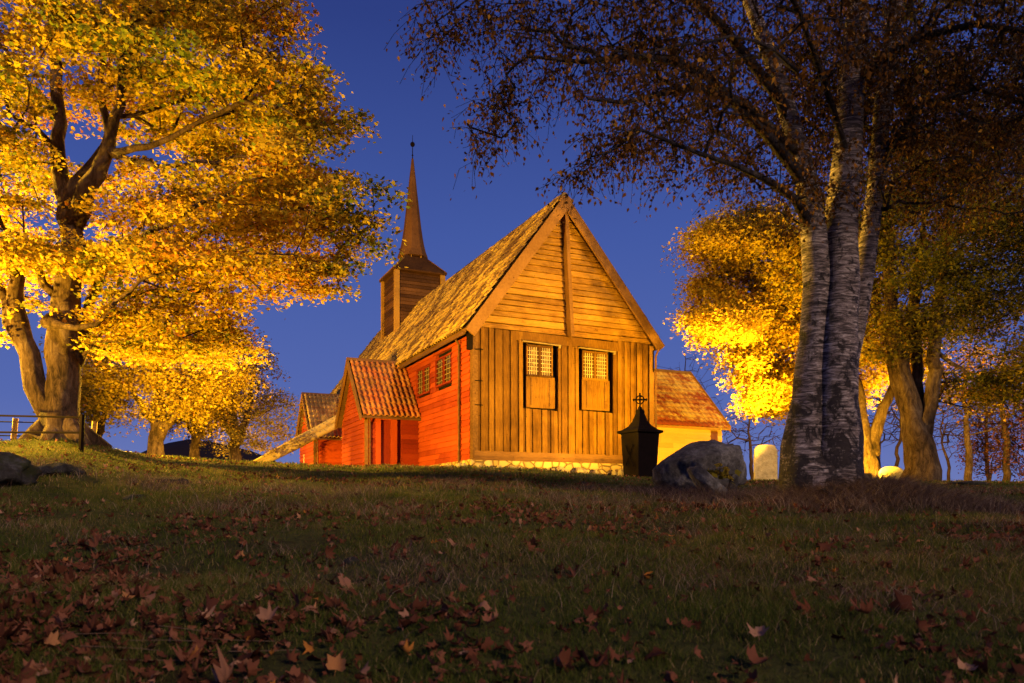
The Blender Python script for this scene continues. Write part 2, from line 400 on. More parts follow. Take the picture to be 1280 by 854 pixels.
# foundation
mb = CB(); mb.box(-.12, W + .12, -.12, 24.8, .2, 1.70, .5); mb.build('foundation', 'rubble')
mb = CB()
for k in range(46):
    a = random.uniform(-.3, W + .2); s_ = random.uniform(.10, .24)
    mb.lathe([(s_ * .5, 1.02), (s_, 1.1 + s_ * .2), (s_ * .85, 1.25 + s_ * .5), (s_ * .3, 1.3 + s_ * .9)], a, -.22 - random.random() * .12, 6, random.random(), random.random())
    mb.build('footing_stone', 'small_stone'); mb = CB()
for k in range(26):
    y = random.uniform(-.2, 3.2); s_ = random.uniform(.10, .22)
    mb.lathe([(s_ * .5, 1.1), (s_, 1.2 + s_ * .2), (s_ * .85, 1.35 + s_ * .5), (s_ * .3, 1.4 + s_ * .9)], -.25 - random.random() * .2, y, 6, random.random(), random.random())
    mb.build('footing_stone', 'small_stone'); mb = CB()

# vertical boards of the east gable
mb = CB()
def vboards(x0, x1, z0, z1):
    x = x0; k = 0
    while x < x1 - .01:
        w = random.uniform(.11, .20)
        if x + w > x1 - .08: w = x1 - x
        lift = (.05 if k % 2 else 0) + random.uniform(0, .018)
        dz = random.uniform(-.02, .02); e = .004 if k % 2 else -.012
        ln = random.uniform(-.012, .012)
        mb.hexa([(x - e, -.05 - lift, z0 + dz), (x + w + e, -.05 - lift, z0 + dz), (x + w + e, .14, z0 + dz), (x - e, .14, z0 + dz),
                 (x - e + ln, -.03 - lift, z1 - .004 * k), (x + w + e + ln, -.03 - lift, z1 - .004 * k), (x + w + e + ln, .14, z1), (x - e + ln, .14, z1)], random.uniform(.25, .75))
        x += w; k += 1
vboards(.16, WINS[0][0], 2.0, 6.38); vboards(WINS[0][1], WINS[1][0], 2.0, 6.02); vboards(WINS[1][1], W - .16, 2.0, 6.38)
for wx0, wx1, wz0, wz1 in WINS: vboards(wx0, wx1, 2.0, wz0)
mb.build('gable_boarding', 'gable_v')
# horizontal boards of the upper gable
mb = CB(); z = 6.38; k = 0
def edge_x(z, side):   # where the roof underside is at height z
    z += .22
    if side < 0: return max(.05, AP[0] + (z - AP[1]) * (AP[0] - EL[0]) / (AP[1] - EL[1]))
    return min(W - .05, AP[0] + (z - AP[1]) * (ER[0] - AP[0]) / (ER[1] - AP[1]))
while z < 10.95:
    h = random.uniform(.19, .27); lo, hi = z, min(z + h, 11.15); gp = random.uniform(.02, .045)
    cuts = [None]
    a0, b0, a1, b1 = edge_x(lo, -1), edge_x(lo, 1), edge_x(hi, -1), edge_x(hi, 1)
    if b1 - a1 < .06: b1 = a1 + .06
    ms = 3.62
    for (p0, p1, q0, q1) in [(a0, ms, a1, ms), (ms, b0, ms, b1)]:
        if p1 <= p0 or q1 < q0: continue
        dy = random.uniform(0, .03); sg = random.uniform(-.015, .015)
        mb.hexa([(p0, -.075 - dy, lo + sg), (p1, -.075 - dy, lo - sg), (p1, .14, lo), (p0, .14, lo), (q0, -.028 - dy * .5, hi - gp), (q1, -.028 - dy * .5, hi - gp), (q1, .14, hi - gp), (q0, .14, hi - gp)], random.uniform(.35, .75))
    z += h; k += 1
mb.build('gable_clapboarding', 'gable_h')
# horizontal header above windows, sill beams, corner posts, king post
mb = CB()
mb.hexa([(1.62, -.10, 6.02), (5.98, -.10, 5.96), (5.98, .1, 5.96), (1.62, .1, 6.02), (1.62, -.09, 6.36), (5.98, -.09, 6.30), (5.98, .1, 6.30), (1.62, .1, 6.36)], .5)
mb.build('header_board', 'gable_v')
mb = CB()
mb.box(.0, W, -.13, .16, 1.68, 1.84, .3); mb.box(.03, W - .03, -.10, .16, 1.843, 2.01, .55); mb.build('sill_beam', 'dark_beam')
for x0 in (-.04, W - .14):
    mb = CB(); mb.box(x0, x0 + .2, -.09, .22, 1.70, 6.3); mb.build('corner_post', 'trim')
mb = CB()
mb.hexa([(3.74, -.36, 6.30), (3.88, -.36, 6.30), (3.90, -.05, 6.30), (3.74, -.05, 6.30), (3.50, -.32, 11.0), (3.64, -.32, 11.0), (3.66, -.05, 11.0), (3.50, -.05, 11.0)], .5)
mb.build('king_post', 'dark_beam')
# gable windows
for wi, (x0, x1, z0, z1) in enumerate(WINS):
    mb = CB(); mb.box(x0 + .17, x1 - .13, -.03, .05, z0 + .04, z0 + 1.18, .6)
    win = mb.build('gable_window', 'gable_v')
    mb = CB(); zg0 = z0 + 1.20
    for s_, e_ in ((x0 + .17, x0 + .22), (x1 - .28, x1 - .23)): mb.box(s_, e_, -.055, .06, zg0, z1 - .03)
    xm = (x0 + x1 - .06) / 2; mb.box(xm - .045, xm + .045, -.06, .06, zg0, z1 - .03)
    mb.box(x0 + .17, x1 - .23, -.07, .06, zg0 - .035, zg0 + .035); mb.box(x0 + .17, x1 - .23, -.055, .06, z1 - .12, z1 - .04)
    mb.build('frame', 'gable_v', win)
    mb = CB()
    for (p, q) in ((x0 + .22, xm - .045), (xm + .045, x1 - .28)):
        for i in range(1, 5):
            xx = p + (q - p) * i / 5; mb.box(xx - .009, xx + .009, -.035, -.02, zg0 + .035, z1 - .12, .5)
        for j in range(1, 7):
            zz = zg0 + .035 + (z1 - .12 - zg0 - .035) * j / 7; mb.box(p, q, -.038, -.023, zz - .009, zz + .009, .5)
    mb.build('lattice', 'lattice', win)
    mb = CB()
    for (p, q) in ((x0 + .22, xm - .045), (xm + .045, x1 - .28)):
        mb = CB(); nI, nJ = 5, 7
        for i in range(nI):
            for j in range(nJ):
                dx = (q - p) / nI; dz = (z1 - .155 - zg0) / nJ; ty = random.uniform(-.006, .006)
                X0, X1 = p + dx * i, p + dx * (i + 1); Z0, Z1 = zg0 + .035 + dz * j, zg0 + .035 + dz * (j + 1)
                mb.add([(X0, -.008 + ty, Z0), (X1, -.008 - ty, Z0), (X1, -.008 + ty * .5, Z1), (X0, -.008, Z1)], [(0, 1, 2, 3)])
        mb.build('pane', 'glass_pane', win)
    for xx in (x0 + .36, x1 - .36):
        mb = CB(); mb.box(xx - .014, xx + .014, -.055, -.025, z0 + .12, z0 + 1.12, .1); mb.build('panel_batten', 'dark_beam', win)
    mb = CB(); mb.beam((x0 - .03, -.14, z1 + .03), (x1 + .05, -.14, z1 - .01), .10, .035); mb.box(x1 - .02, x1 + .05, -.16, -.06, z1 - .10, z1 - .035)
    mb.build('drip_board', 'lattice_dark', win)
# iron cramps on the boards
for z in (5.55, 4.45, 3.6):
    mb = CB(); mb.box(.05, .34, -.135, -.095, z, z + .025, .5); mb.build('iron_cramp', 'iron')

# bargeboards
def rake(p, q, w, y0, y1, mbx, tint=None):
    p = Vector((p[0], 0, p[1])); q = Vector((q[0], 0, q[1])); d = (q - p).normalized(); nrm = Vector((-d.z, 0, d.x))
    if nrm.z > 0: nrm = -nrm
    pts = [p, q, q + nrm * w, p + nrm * w]
    mbx.hexa([(v_.x, y0, v_.z) for v_ in pts] + [(v_.x, y1, v_.z) for v_ in pts], tint)
mb = CB(); rake((EL[0] - .04, EL[1] - .05), (AP[0], AP[1] + .02), .40, -.42, -.34, mb, .6); mb.build('bargeboard', 'trim')
mb = CB(); rake((AP[0], AP[1] + .02), (ER[0] + .04, ER[1] - .05), .36, -.417, -.343, mb, .45); mb.build('bargeboard', 'trim')
# roof slabs (sarking) and tiles
mb = CB(); t_ = .14
for (P, Q) in ((EL, AP), (AP, ER)):
    mb.hexa([(P[0], -.335, P[1] - t_), (Q[0], -.335, Q[1] - t_), (Q[0], 24.9, Q[1] - t_), (P[0], 24.9, P[1] - t_),
             (P[0], -.335, P[1]), (Q[0], -.335, Q[1]), (Q[0], 24.9, Q[1]), (P[0], 24.9, P[1])], .3)
roof = mb.build('roof', 'dark_beam')
def tiles(name, e0, e1, r0, r1, cw, rh, mat, parent, amp=.045, nsub=6, shuffle=.012, sag=0, crown=.9):
    """pantiles on the quad eave e0-e1 / ridge r0-r1 (absolute heights)"""
    e0, e1, r0, r1 = map(lambda p: np.array(p, float), (e0, e1, r0, r1))
    L = np.linalg.norm(e1 - e0); H = np.linalg.norm(r0 - e0)
    nc, nr = max(2, int(L / cw)), max(2, int(H / rh))
    nrm = np.cross(e1 - e0, r0 - e0); nrm /= np.linalg.norm(nrm)
    if nrm[2] < 0: nrm = -nrm
    V = []; F = []; T = []
    prof = [(i / nsub) for i in range(nsub + 1)]
    for c in range(nc):
        ctt = RNG.random()
        for r_ in range(nr):
            jit = RNG.uniform(-shuffle, shuffle); t = RNG.random() * .5 + ctt * .5; base = len(V); jl = RNG.uniform(-.06, .06)
            for (fr, lift) in ((r_ + jl * (r_ > 0), amp * .55), (r_ + 1.12, 0.0)):
                f = min(fr / nr, 1.0); 
                for i in prof:
                    u_ = (c + i) / nc
                    P = (e0 * (1 - u_) + e1 * u_) * (1 - f) + (r0 * (1 - u_) + r1 * u_) * f
                    s_ = amp * (0.55 + .45 * math.cos(2 * PI * (i - .3))) if i < .75 else amp * (.55 + .45 * math.cos(2 * PI * (i - .3)))
                    sg_ = -sag * math.sin(PI * min(1, max(0, f))) 
                    V.append(P + nrm * (s_ + lift + jit + .02 + sg_)); T.append(t * .5 + .5 * crown * min(1, s_ / amp) + .25 * (1 - crown))  # crowns tinted pale like lichen, troughs darkened for relief the lamps flatten
            k = nsub + 1
            for i in range(nsub): F.append((base + i, base + i + 1, base + k + i + 1, base + k + i))
            # front lip
            b2 = len(V)
            for i in range(k): V.append(V[base + i] - nrm * (amp * .5)); T.append(t)
            for i in range(nsub): F.append((b2 + i, b2 + i + 1, base + i + 1, base + i))
    V = np.array(V); V[:, 2] -= ZB
    return np_mesh(name, V, np.array(F), np.array(T), mat, parent)
tiles('roof_tiles', (EL[0] - .06, -.33, EL[1] - .06), (EL[0] - .06, 24.9, EL[1] - .06), (AP[0], -.33, AP[1]), (AP[0], 24.9, AP[1]), .245, .36, 'tile_main', roof, .085, 6, .014, .0)
tiles('roof_tiles', (ER[0] + .06, -.33, ER[1] - .06), (ER[0] + .06, 24.9, ER[1] - .06), (AP[0], -.33, AP[1]), (AP[0], 24.9, AP[1]), .26, .4, 'tile_main', roof, .05, 3)
mb = CB()
for k in range(62):
    y = -.34 + k * .407; j = random.uniform(-.012, .012)
    mb.prism([(AP[0] - .16, AP[1] - .10 + j), (AP[0] - .1, AP[1] + .06 + j), (AP[0], AP[1] + .11 + j), (AP[0] + .1, AP[1] + .06 + j), (AP[0] + .16, AP[1] - .10 + j)], 'y', y, y + .42)
mb.build('ridge_tiles', 'tile_main', roof)
mb = CB(); mb.tube([(EL[0] - .02, -.2, EL[1] - .16), (EL[0] - .02, 8.5, EL[1] - .17)], .055, 8); mb.build('gutter', 'pipe', roof)

# red side wall: clapboards
def clap(mbx, plane, const, u0, u1, z0, z1, face, h=.20, holes=(), topf=None):
    """clapboards on plane 'x' or 'y' = const, facing sign face; holes = (u0,u1,z0,z1)"""
    z = z0
    while z < z1 - .02:
        hi = min(z + h, z1); spans = [(u0, u1)]
        if topf: spans = [topf(z, hi)]
        for (a, b_, c, d) in holes:
            if hi > c + .01 and z < d - .01:
                ns = []
                for (s_, e_) in spans:
                    if b_ <= s_ or a >= e_: ns.append((s_, e_)); continue
                    if a > s_: ns.append((s_, a))
                    if b_ < e_: ns.append((b_, e_))
                spans = ns
        for (s_, e_) in spans:
            # split into boards along the wall
            p = s_
            while p < e_ - .01:
                q = min(e_, p + random.uniform(3, 5))
                if e_ - q < .8: q = e_
                j = random.uniform(0, .008)
                if plane == 'x':
                    o1, o2, i_ = const + face * (.06 + j), const + face * .015, const - face * .08
                    pts = [(i_, p, z), (o1, p, z), (o1, q, z), (i_, q, z), (i_, p, hi), (o2, p, hi), (o2, q, hi), (i_, q, hi)]
                else:
                    o1, o2, i_ = const + face * (.06 + j), const + face * .015, const - face * .08
                    pts = [(p, o1, z), (q, o1, z), (q, i_, z), (p, i_, z), (p, o2, hi), (q, o2, hi), (q, i_, hi), (p, i_, hi)]
                mbx.hexa(pts)
                p = q + .004
        z = hi
SW = [(1.94, 3.75, 4.72, 5.82), (4.40, 6.15, 4.66, 5.76)]
mb = CB(); clap(mb, 'x', -.02, .16, 24.6, 1.70, 6.14, -1, .205, SW); mb.build('side_wall', 'red')
mb = CB(); clap(mb, 'x', W + .02, .16, 24.6, 1.70, 6.14, 1, .205); mb.build('side_wall', 'red')
for (y0, y1, z0, z1) in SW:
    mb = CB()
    for (p, q) in ((y0, y0 + .07), (y1 - .07, y1), ((y0 + y1) / 2 - .06, (y0 + y1) / 2 + .06)): mb.box(-.085, .05, p, q, z0, z1)
    mb.box(-.088, .05, y0, y1, z0, z0 + .06); mb.box(-.088, .05, y0, y1, z1 - .06, z1)
    win = mb.build('side_window', 'red_dark')
    mb = CB()
    for (p, q) in ((y0 + .07, (y0 + y1) / 2 - .06), ((y0 + y1) / 2 + .06, y1 - .07)):
        for i in range(1, 3): yy = p + (q - p) * i / 3; mb.box(-.055, -.03, yy - .013, yy + .013, z0 + .06, z1 - .06)
        for j in range(1, 6): zz = z0 + (z1 - z0) * j / 6; mb.box(-.058, -.033, p, q, zz - .013, zz + .013)
    mb.build('lattice', 'lattice_dark', win)
    mb = CB(); mb.box(-.02, .0, y0 + .05, y1 - .05, z0 + .04, z1 - .04); mb.build('pane', 'pane_dark', win)
# drainpipes
mb = CB(); mb.tube([(-.30, 1.0, 6.15), (-.14, 1.0, 5.9), (-.14, 1.0, 1.4)], .05, 8)
for z in (5.4, 3.8, 2.2): mb.lathe([(.064, z), (.064, z + .05)], -.14, 1.0, 8)
mb.build('drainpipe', 'pipe')
mb = CB(); mb.tube([(W + .25, -.15, 6.2), (W + .12, -.13, 5.9), (W + .12, -.13, 1.4)], .045, 8)
for z in (5.2, 3.6, 2.2): mb.lathe([(.058, z), (.058, z + .05)], W + .12, -.13, 8)
mb.build('drainpipe', 'pipe')
mb = CB(); mb.box(-.22, -.045, -.12, .06, 5.55, 6.1); mb.build('eave_bracket', 'iron')
mb = CB(); mb.box(W + .0, W + .06, -.10, .06, 5.3, 6.15); mb.build('eave_bracket', 'iron')

# porches
def porch(tc, hw, P, ze, zr, door, mat_tile, side_mat):
    y0, y1 = tc - hw, tc + hw; wy0, wy1 = y0 + .30, y1 - .30
    mb = CB(); mb.prism([(wy0 + .14, 1.2), (wy1 - .1, 1.2), (wy1 - .1, ze), (tc, zr - .45), (wy0 + .14, ze)], 'x', -P + .32, .0, .5)
    core = mb.build('porch', 'void')
    mb = CB()
    def tri(z, hi):
        f = lambda zz: max(0.03, (wy1 - wy0) / 2 * min(1, (zr - .15 - zz) / (zr - .15 - ze)))
        return (tc - f(hi), tc + f(hi))
    clap(mb, 'x', -P + .22, wy0, wy1, 1.25, zr - .28, -1, .2, (), tri); mb.build('porch_gable_wall', 'red', core)
    mb = CB()
    holes = [(-1.69, -1.27, 1.2, ze - .12), (-1.0, -.81, 1.2, ze - .12)] if door else []
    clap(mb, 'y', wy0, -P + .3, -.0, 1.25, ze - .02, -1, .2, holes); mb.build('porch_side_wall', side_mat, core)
    mb = CB(); clap(mb, 'y', wy1, -P + .3, -.0, 1.25, ze - .02, 1, .2); mb.build('porch_side_wall', side_mat, core)
    if door:
        mb = CB(); mb.box(-1.90, -1.692, wy0 - .09, wy0 + .05, 1.25, ze - .05); mb.box(-1.268, -1.002, wy0 - .09, wy0 + .05, 1.25, ze - .05); mb.box(-1.90, -1.0, wy0 - .085, wy0 + .05, ze - .14, ze - .055)
        d = mb.build('door_frame', 'red', core)
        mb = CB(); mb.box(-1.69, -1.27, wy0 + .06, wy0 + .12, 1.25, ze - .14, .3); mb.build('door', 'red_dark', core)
        mb = CB(); mb.box(-1.0, -.81, wy0 + .07, wy0 + .12, 1.25, ze - .14, .3); mb.build('shadow_recess', 'red_dark', core)  # recess shaped into the wall to stand for a dark shadow strip
    mb = CB(); mb.box(-P + .20, -P + .34, wy0 - .06, wy0 + .06, 1.2, ze - .03); mb.build('corner_board', 'trim', core)
    mb = CB(); mb.tube([(-P + .34, y0 + .02, ze - .1), (-P + .40, wy0 - .12, ze - .35), (-P + .40, wy0 - .12, 1.3)], .035, 8); mb.build('drainpipe', 'pipe', core)
    mb = CB(); t_ = .1
    for (a, b_) in ((y0, ze - .02), (y1, ze - .02)):
        mb.hexa([(-P, a, b_ - t_), (.02, a, b_ - t_), (.4, tc, zr - t_), (-P, tc, zr - t_), (-P, a, b_), (.02, a, b_), (.4, tc, zr), (-P, tc, zr)], .3)
    rf = mb.build('porch_roof', 'dark_beam', core)
    tiles('porch_roof_tiles', (-P + .05, y0 - .05, ze - .06), (.0, y0 - .05, ze - .06), (-P + .05, tc, zr), (.0, tc, zr), .215, .38, mat_tile, core, .09, 6, .006)
    tiles('porch_roof_tiles', (-P + .05, y1 + .05, ze - .06), (.0, y1 + .05, ze - .06), (-P + .05, tc, zr), (.0, tc, zr), .25, .4, mat_tile, core, .07, 3, .01)
    mb = CB(); mb.prism([(tc - .16, zr - .02), (tc - .02, zr + .13), (tc + .02, zr + .13), (tc + .16, zr - .02)], 'x', -P - .06, .35, .6); mb.build('ridge_board', 'trim', core)
    mb = CB()
    for a in (y0 - .04, y1 + .04):
        s_ = 1 if a < tc else -1
        mb.hexa([(-P - .08, a, ze - .22), (-P + .0, a, ze - .22), (-P + .0, tc, zr - .24), (-P - .08, tc, zr - .24),
                 (-P - .08, a - s_ * .0, ze + .04), (-P, a, ze + .04), (-P, tc, zr + .10), (-P - .08, tc, zr + .10)], .5)
    mb.build('bargeboard', 'trim', core)
    mb = CB(); mb.tube([(-P, y0 - .07, ze - .10), (.0, y0 - .07, ze - .11)], .045, 8); mb.build('gutter', 'pipe', core)
    return core
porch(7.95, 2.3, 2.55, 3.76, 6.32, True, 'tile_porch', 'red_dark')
p2 = porch(19.0, 2.3, 2.5, 3.76, 6.28, False, 'tile_porch_far', 'red')
mb = CB(); mb.box(-2.34, -2.30, 19.5, 19.72, 2.3, 3.0); mb.build('notice_plate', 'lattice', p2)

# sacristy on the far side
A0, A1, TE, HB, HE, HR = W, 13.8, 3.0, 2.85, 3.66, 6.55
mb = CB(); clap(mb, 'y', TE + .25, A0, A1 - .2, .9, HE, -1, .22, [(12.95, 13.35, 2.6, 3.5)]); mb.box(A0, A1 - .25, TE + .34, TE + 2 * HB - .25, .9, HE)
sac = mb.build('sacristy_wall', 'cream')
mb = CB(); mb.prism([(TE + .3, HE - .1), (TE + 2 * HB - .3, HE - .1), (TE + HB, HR - .3)], 'x', A0, A1 - .22, .5); mb.build('gable_wall', 'cream', sac)
mb = CB(); mb.box(12.96, 13.34, TE + .20, TE + .3, 2.62, 3.48); mb.build('window', 'tile_porch', sac)
mb = CB()
for s_ in (0, 1):
    y = TE + s_ * 2 * HB
    mb.hexa([(A0, y, HE - .1), (A1, y, HE - .1), (A1, TE + HB, HR - .1), (A0, TE + HB, HR - .1), (A0, y, HE), (A1, y, HE), (A1, TE + HB, HR), (A0, TE + HB, HR)])
mb.build('roof', 'dark_beam', sac)
tiles('roof_tiles', (A0 - 1, TE - .05, HE - .05), (A1, TE - .05, HE - .05), (A0 - 1, TE + HB, HR), (A1, TE + HB, HR), .27, .32, 'tile_sac', sac, .05, 6)
mb = CB(); mb.hexa([(A1 + .0, TE - .1, HE - .2), (A1 + .06, TE - .1, HE - .2), (A1 + .06, TE + HB, HR - .12), (A1, TE + HB, HR - .12), (A1, TE - .1, HE + .08), (A1 + .06, TE - .1, HE + .08), (A1 + .06, TE + HB, HR + .14), (A1, TE + HB, HR + .14)], .6)
mb.box(A0, A1, TE - .1, TE + .0, HE - .12, HE - .03, .7); mb.prism([(TE + HB - .15, HR - .02), (TE + HB, HR + .13), (TE + HB + .15, HR - .02)], 'x', A0 - 1, A1 + .03, .6)
mb.build('bargeboard', 'gable_h', sac)

# tower and spire
TA, TT, S = 3.45, 17.8, 1.3
mb = CB()
for k in range(26):
    z = 8.2 + k * .19; j = random.uniform(0, .015)
    mb.hexa([(TA - S - .035 - j, TT - S - .035 - j, z), (TA + S + .035, TT - S - .035 - j, z), (TA + S + .035, TT + S + .035, z), (TA - S - .035 - j, TT + S + .035, z),
             (TA - S, TT - S, z + .19), (TA + S, TT - S, z + .19), (TA + S, TT + S, z + .19), (TA - S, TT + S, z + .19)])
tower = mb.build('tower', 'shingle')
mb = CB()
for sx_, sy_ in ((-1, -1), (1, -1), (-1, 1), (1, 1)):
    mb.box(TA + sx_ * S - .13 + sx_ * .03, TA + sx_ * S + .13 + sx_ * .03, TT + sy_ * S - .13 + sy_ * .03, TT + sy_ * S + .13 + sy_ * .03, 8.2, 13.12, .9)
mb.build('corner_board', 'gable_h', tower)
mb = CB(); r2_ = math.sqrt(2)
mb.lathe([((S + .22) * r2_, 13.08), ((S + .24) * r2_, 13.16), (1.0 * r2_, 13.72), (.5 * r2_, 14.35)], TA, TT, 4, PI / 4); mb.build('tower_roof', 'shingle', tower)
for sx_, sy_ in ((-1, -1), (1, -1), (-1, 1), (1, 1)):
    mb = CB(); mb.beam((TA + sx_ * (S + .22), TT + sy_ * (S + .22), 13.2), (TA + sx_ * .75, TT + sy_ * .75, 14.02), .10, .05)
    mb.build('hip_board', 'gable_h', tower)
for k in range(8):
    mb = CB(); a = 2 * PI * k / 8 + PI / 8
    mb.beam((TA + .55 * math.cos(a), TT + .55 * math.sin(a), 13.85), (TA + .80 * math.cos(a), TT + .80 * math.sin(a), 14.3), .06, .06)
    mb.build('bracket', 'gable_h', tower)
mb = CB(); prof = [(.45, 13.9), (.55, 14.22), (.87, 14.25), (.86, 14.34), (.76, 14.6), (.66, 15.0), (.58, 15.45), (.50, 16.0), (.42, 16.7), (.34, 17.4), (.26, 18.1), (.19, 18.8), (.13, 19.3), (.06, 19.95)]
mb.lathe(prof, TA, TT, 8, PI / 8); mb.build('spire', 'shingle', tower)
mb = CB(); mb.tube([(TA, TT, 19.8), (TA, TT, 21.3)], [.03, .012], 6)
mb.lathe([(.02, 20.62), (.10, 20.67), (.14, 20.77), (.10, 20.87), (.02, 20.92)], TA, TT, 10); mb.lathe([(.02, 20.1), (.06, 20.14), (.02, 20.2)], TA, TT, 8)
mb.build('finial', 'rust_iron', tower)

# ------------------------------------------------------------------ shoring logs against the side wall
def loc2w(a, t, z): return Vector((OX + a * GX - t * GY, OY + a * GY + t * GX, z))
for k, (dt, dz, lab) in enumerate([(0, 0, 'upper pale peeled log of the pair propped against the red side wall'), (-.05, -.42, 'lower pale peeled log of the pair propped against the red side wall')]):
    mb = MB(); n = 12; pts = []; rr = []
    top = loc2w(-.10, 14 + dt, 5.50 + dz); bot = loc2w(-7.0 - .2 * k, 13.9 + dt - .15, 1.25 + dz * .35)
    for i in range(n):
        f = i / (n - 1); p = bot.lerp(top, f); p += Vector((0, 0, .03 * math.sin(f * 5 + k))); pts.append(p); rr.append(.20 - .05 * f + .01 * math.sin(f * 17))
    mb.tube(pts, rr, 10, .6)
    tag(mb.build('shoring_log', 'log', origin=tuple(bot), smooth=True), lab, 'log', 'shoring logs')

# ------------------------------------------------------------------ iron grave monument
mx_, my_ = 3.04, 19.0; mz = gz(mx_, my_) - .05
mon = empty('grave_monument', (mx_, my_, mz), math.radians(31))
tag(mon, 'black cast iron grave monument topped with a ringed cross', 'grave monument')
r2_ = math.sqrt(2)
mb = MB(); mb.lathe([(.36 * r2_ * .9, 0), (.36 * r2_ * .9, .08), (.30 * r2_ * .9, .10), (.355 * r2_ * .9, 1.12)], 0, 0, 4, PI / 4); mb.build('body', 'iron', mon)
mb = MB()
for fs in (1, -1):
    for (p, q) in (((-.2, .35), (.05, .85)), ((.05, .35), (-.2, .85))):
        mb.beam((p[0] * 1.2 + .06, -.3 * fs - .02 * fs, p[1]), (q[0] * 1.2 + .06, -.315 * fs - .02 * fs, q[1]), .02, .02)
mb2 = MB()
for (p, q) in ((-.14, .14), (.14, -.14)):
    mb2.beam((-.32, p, .35), (-.335, q, .85), .012, .02, (1, 0, 0))
mb2.build('relief_cross', 'iron', mon)
mb = MB(); mb.lathe([(.34 * r2_, 1.12), (.385 * r2_, 1.14), (.385 * r2_, 1.19), (.30 * r2_, 1.22), (.20 * r2_, 1.30), (.13 * r2_, 1.42), (.085 * r2_, 1.56), (.075 * r2_, 1.60), (.075 * r2_, 1.68), (.04 * r2_, 1.70), (.03 * r2_, 1.76)], 0, 0, 4, PI / 4); mb.build('cap', 'iron', mon)
mb = MB(); ca = math.radians(-42); cxd = Vector((math.cos(ca), math.sin(ca), 0))
cz = 1.93
mb.tube([(0, 0, 1.72), (0, 0, 2.09)], .022, 8); mb.tube([cxd * -.15 + Vector((0, 0, cz)), cxd * .15 + Vector((0, 0, cz))], .02, 8)
ring = [cxd * .095 * math.cos(a) + Vector((0, 0, cz + .095 * math.sin(a))) for a in np.linspace(0, 2 * PI, 25)]
mb.tube(ring, .016, 6)
for s_ in (-1, 1): mb.lathe([(.01, cz - .03), (.03, cz), (.01, cz + .03)], (cxd * s_ * .15).x, (cxd * s_ * .15).y, 6)
mb.build('ringed_cross', 'iron', mon)

# ------------------------------------------------------------------ stones
def rock(name, x, y, sx, sy, sz, mat, lab, cat, sink=.3, seed=0, rough=.35, rz=0, group=None, flat=0, ico=4, tilt=0):
    import bmesh
    bm = bmesh.new(); bmesh.ops.create_icosphere(bm, subdivisions=ico, radius=1)
    for v in bm.verts:
        p = v.co.copy(); n = mnoise.fractal(p * 1.1 + Vector((seed * 7.1, 0, 0)), .8, 2.2, 5) * rough
        q = Vector([math.copysign(abs(c) ** (.72), c) for c in p]) * (1 + n)
        for dd in range(5):   # flat facets
            r_ = random.Random(seed * 31 + dd); fn = Vector((r_.uniform(-1, 1), r_.uniform(-1, 1), r_.uniform(-.1, 1))).normalized(); k = q.dot(fn) - .82
            if k > 0: q -= fn * k * .8
        if flat and q.z > flat: q.z = flat + (q.z - flat) * .25
        v.co = (q.x * sx, q.y * sy, q.z * sz)
    me = bpy.data.meshes.new(name); bm.to_mesh(me); bm.free()
    me.polygons.foreach_set('use_smooth', [True] * len(me.polygons))
    a = me.color_attributes.new('tint', 'FLOAT_COLOR', 'POINT')
    o = link(name, me, mat); o.location = (x, y, gz(x, y) + sz * (1 - sink)); o.rotation_euler = (0, tilt, rz)
    return tag(o, lab, cat, group)
rock('boulder', 2.62, 11.2, 58e-2, .5, .42, 'boulder', 'large grey granite boulder right of the iron grave monument', 'boulder', .25, 6, .26, .3, ico=5)
rock('stone_slab', 2.52, 10.1, .33, .16, .11, 'boulder', 'smaller grey stone slab leaning on the front of the big boulder', 'stone', -.1, 5, .2, .1, tilt=.7)
rock('rock', -5.85, 9.0, .42, .4, .22, 'rock', 'lichen covered rock cut off by the left edge of the photo', 'rock', .2, 8, .35, .4)
rock('rock', -5.65, 10.0, .24, .3, .10, 'rock', 'low dark rock just right of the lichen covered rock at far left', 'rock', .4, 9, .3, 1)
rock('rock', -4.65, 10.8, .26, .2, .05, 'rock', 'flat pale stone showing through the grass below the small yellow trees', 'rock', .3, 11, .3, .2)
rock('rock', -4.1, 8.7, .12, .1, .04, 'rock', 'small flat stone half buried in the left slope', 'rock', .4, 12, .3, .2, ico=3)
rock('rock', -.98, 4.9, .06, .05, .03, 'rock', 'small bluish stone in the leaf litter left of centre', 'rock', .4, 13, .3, .7, ico=3)
rock('rock', 9.2, 16.2, .4, .25, .05, 'rock', 'low flat stone in the lit grass at the right edge', 'rock', .4, 14, .3, .2, ico=3)
# gravestones
def gravestone(x, y, w, h, t, lab, rz, rnd):
    mb = MB(); n = 12; z0 = -.15
    poly = [(-w / 2, z0), (w / 2, z0)]
    for i in range(n + 1):
        a = PI * i / n; ex = 1 / rnd
        cx_ = math.copysign(abs(math.cos(a)) ** ex, math.cos(a)); sn = abs(math.sin(a)) ** ex
        poly.append((w * (.5 + .0 * i) * cx_ * (1 + .03 * math.sin(i * 2.1)), h * .62 + h * .38 * sn))
    mb.prism(poly, 'y', -t / 2, t / 2, .5); o = mb.build('gravestone', 'gravestone')
    o.location = (x, y, gz(x, y)); o.rotation_euler = (random.uniform(-.04, .04), random.uniform(-.03, .03), rz)
    md = o.modifiers.new('bevel', 'BEVEL'); md.width = .04; md.segments = 3
    return tag(o, lab, 'gravestone', 'gravestones')
gravestone(8.25, 26.0, .74, 1.22, .2, 'broad brightly lit gravestone between the boulder and the birch trunk', -.2, 1.9)
gravestone(11.95, 25.2, .72, .52, .22, 'low rounded gravestone glowing between the birch and the thick maple', -.35, 1.0)

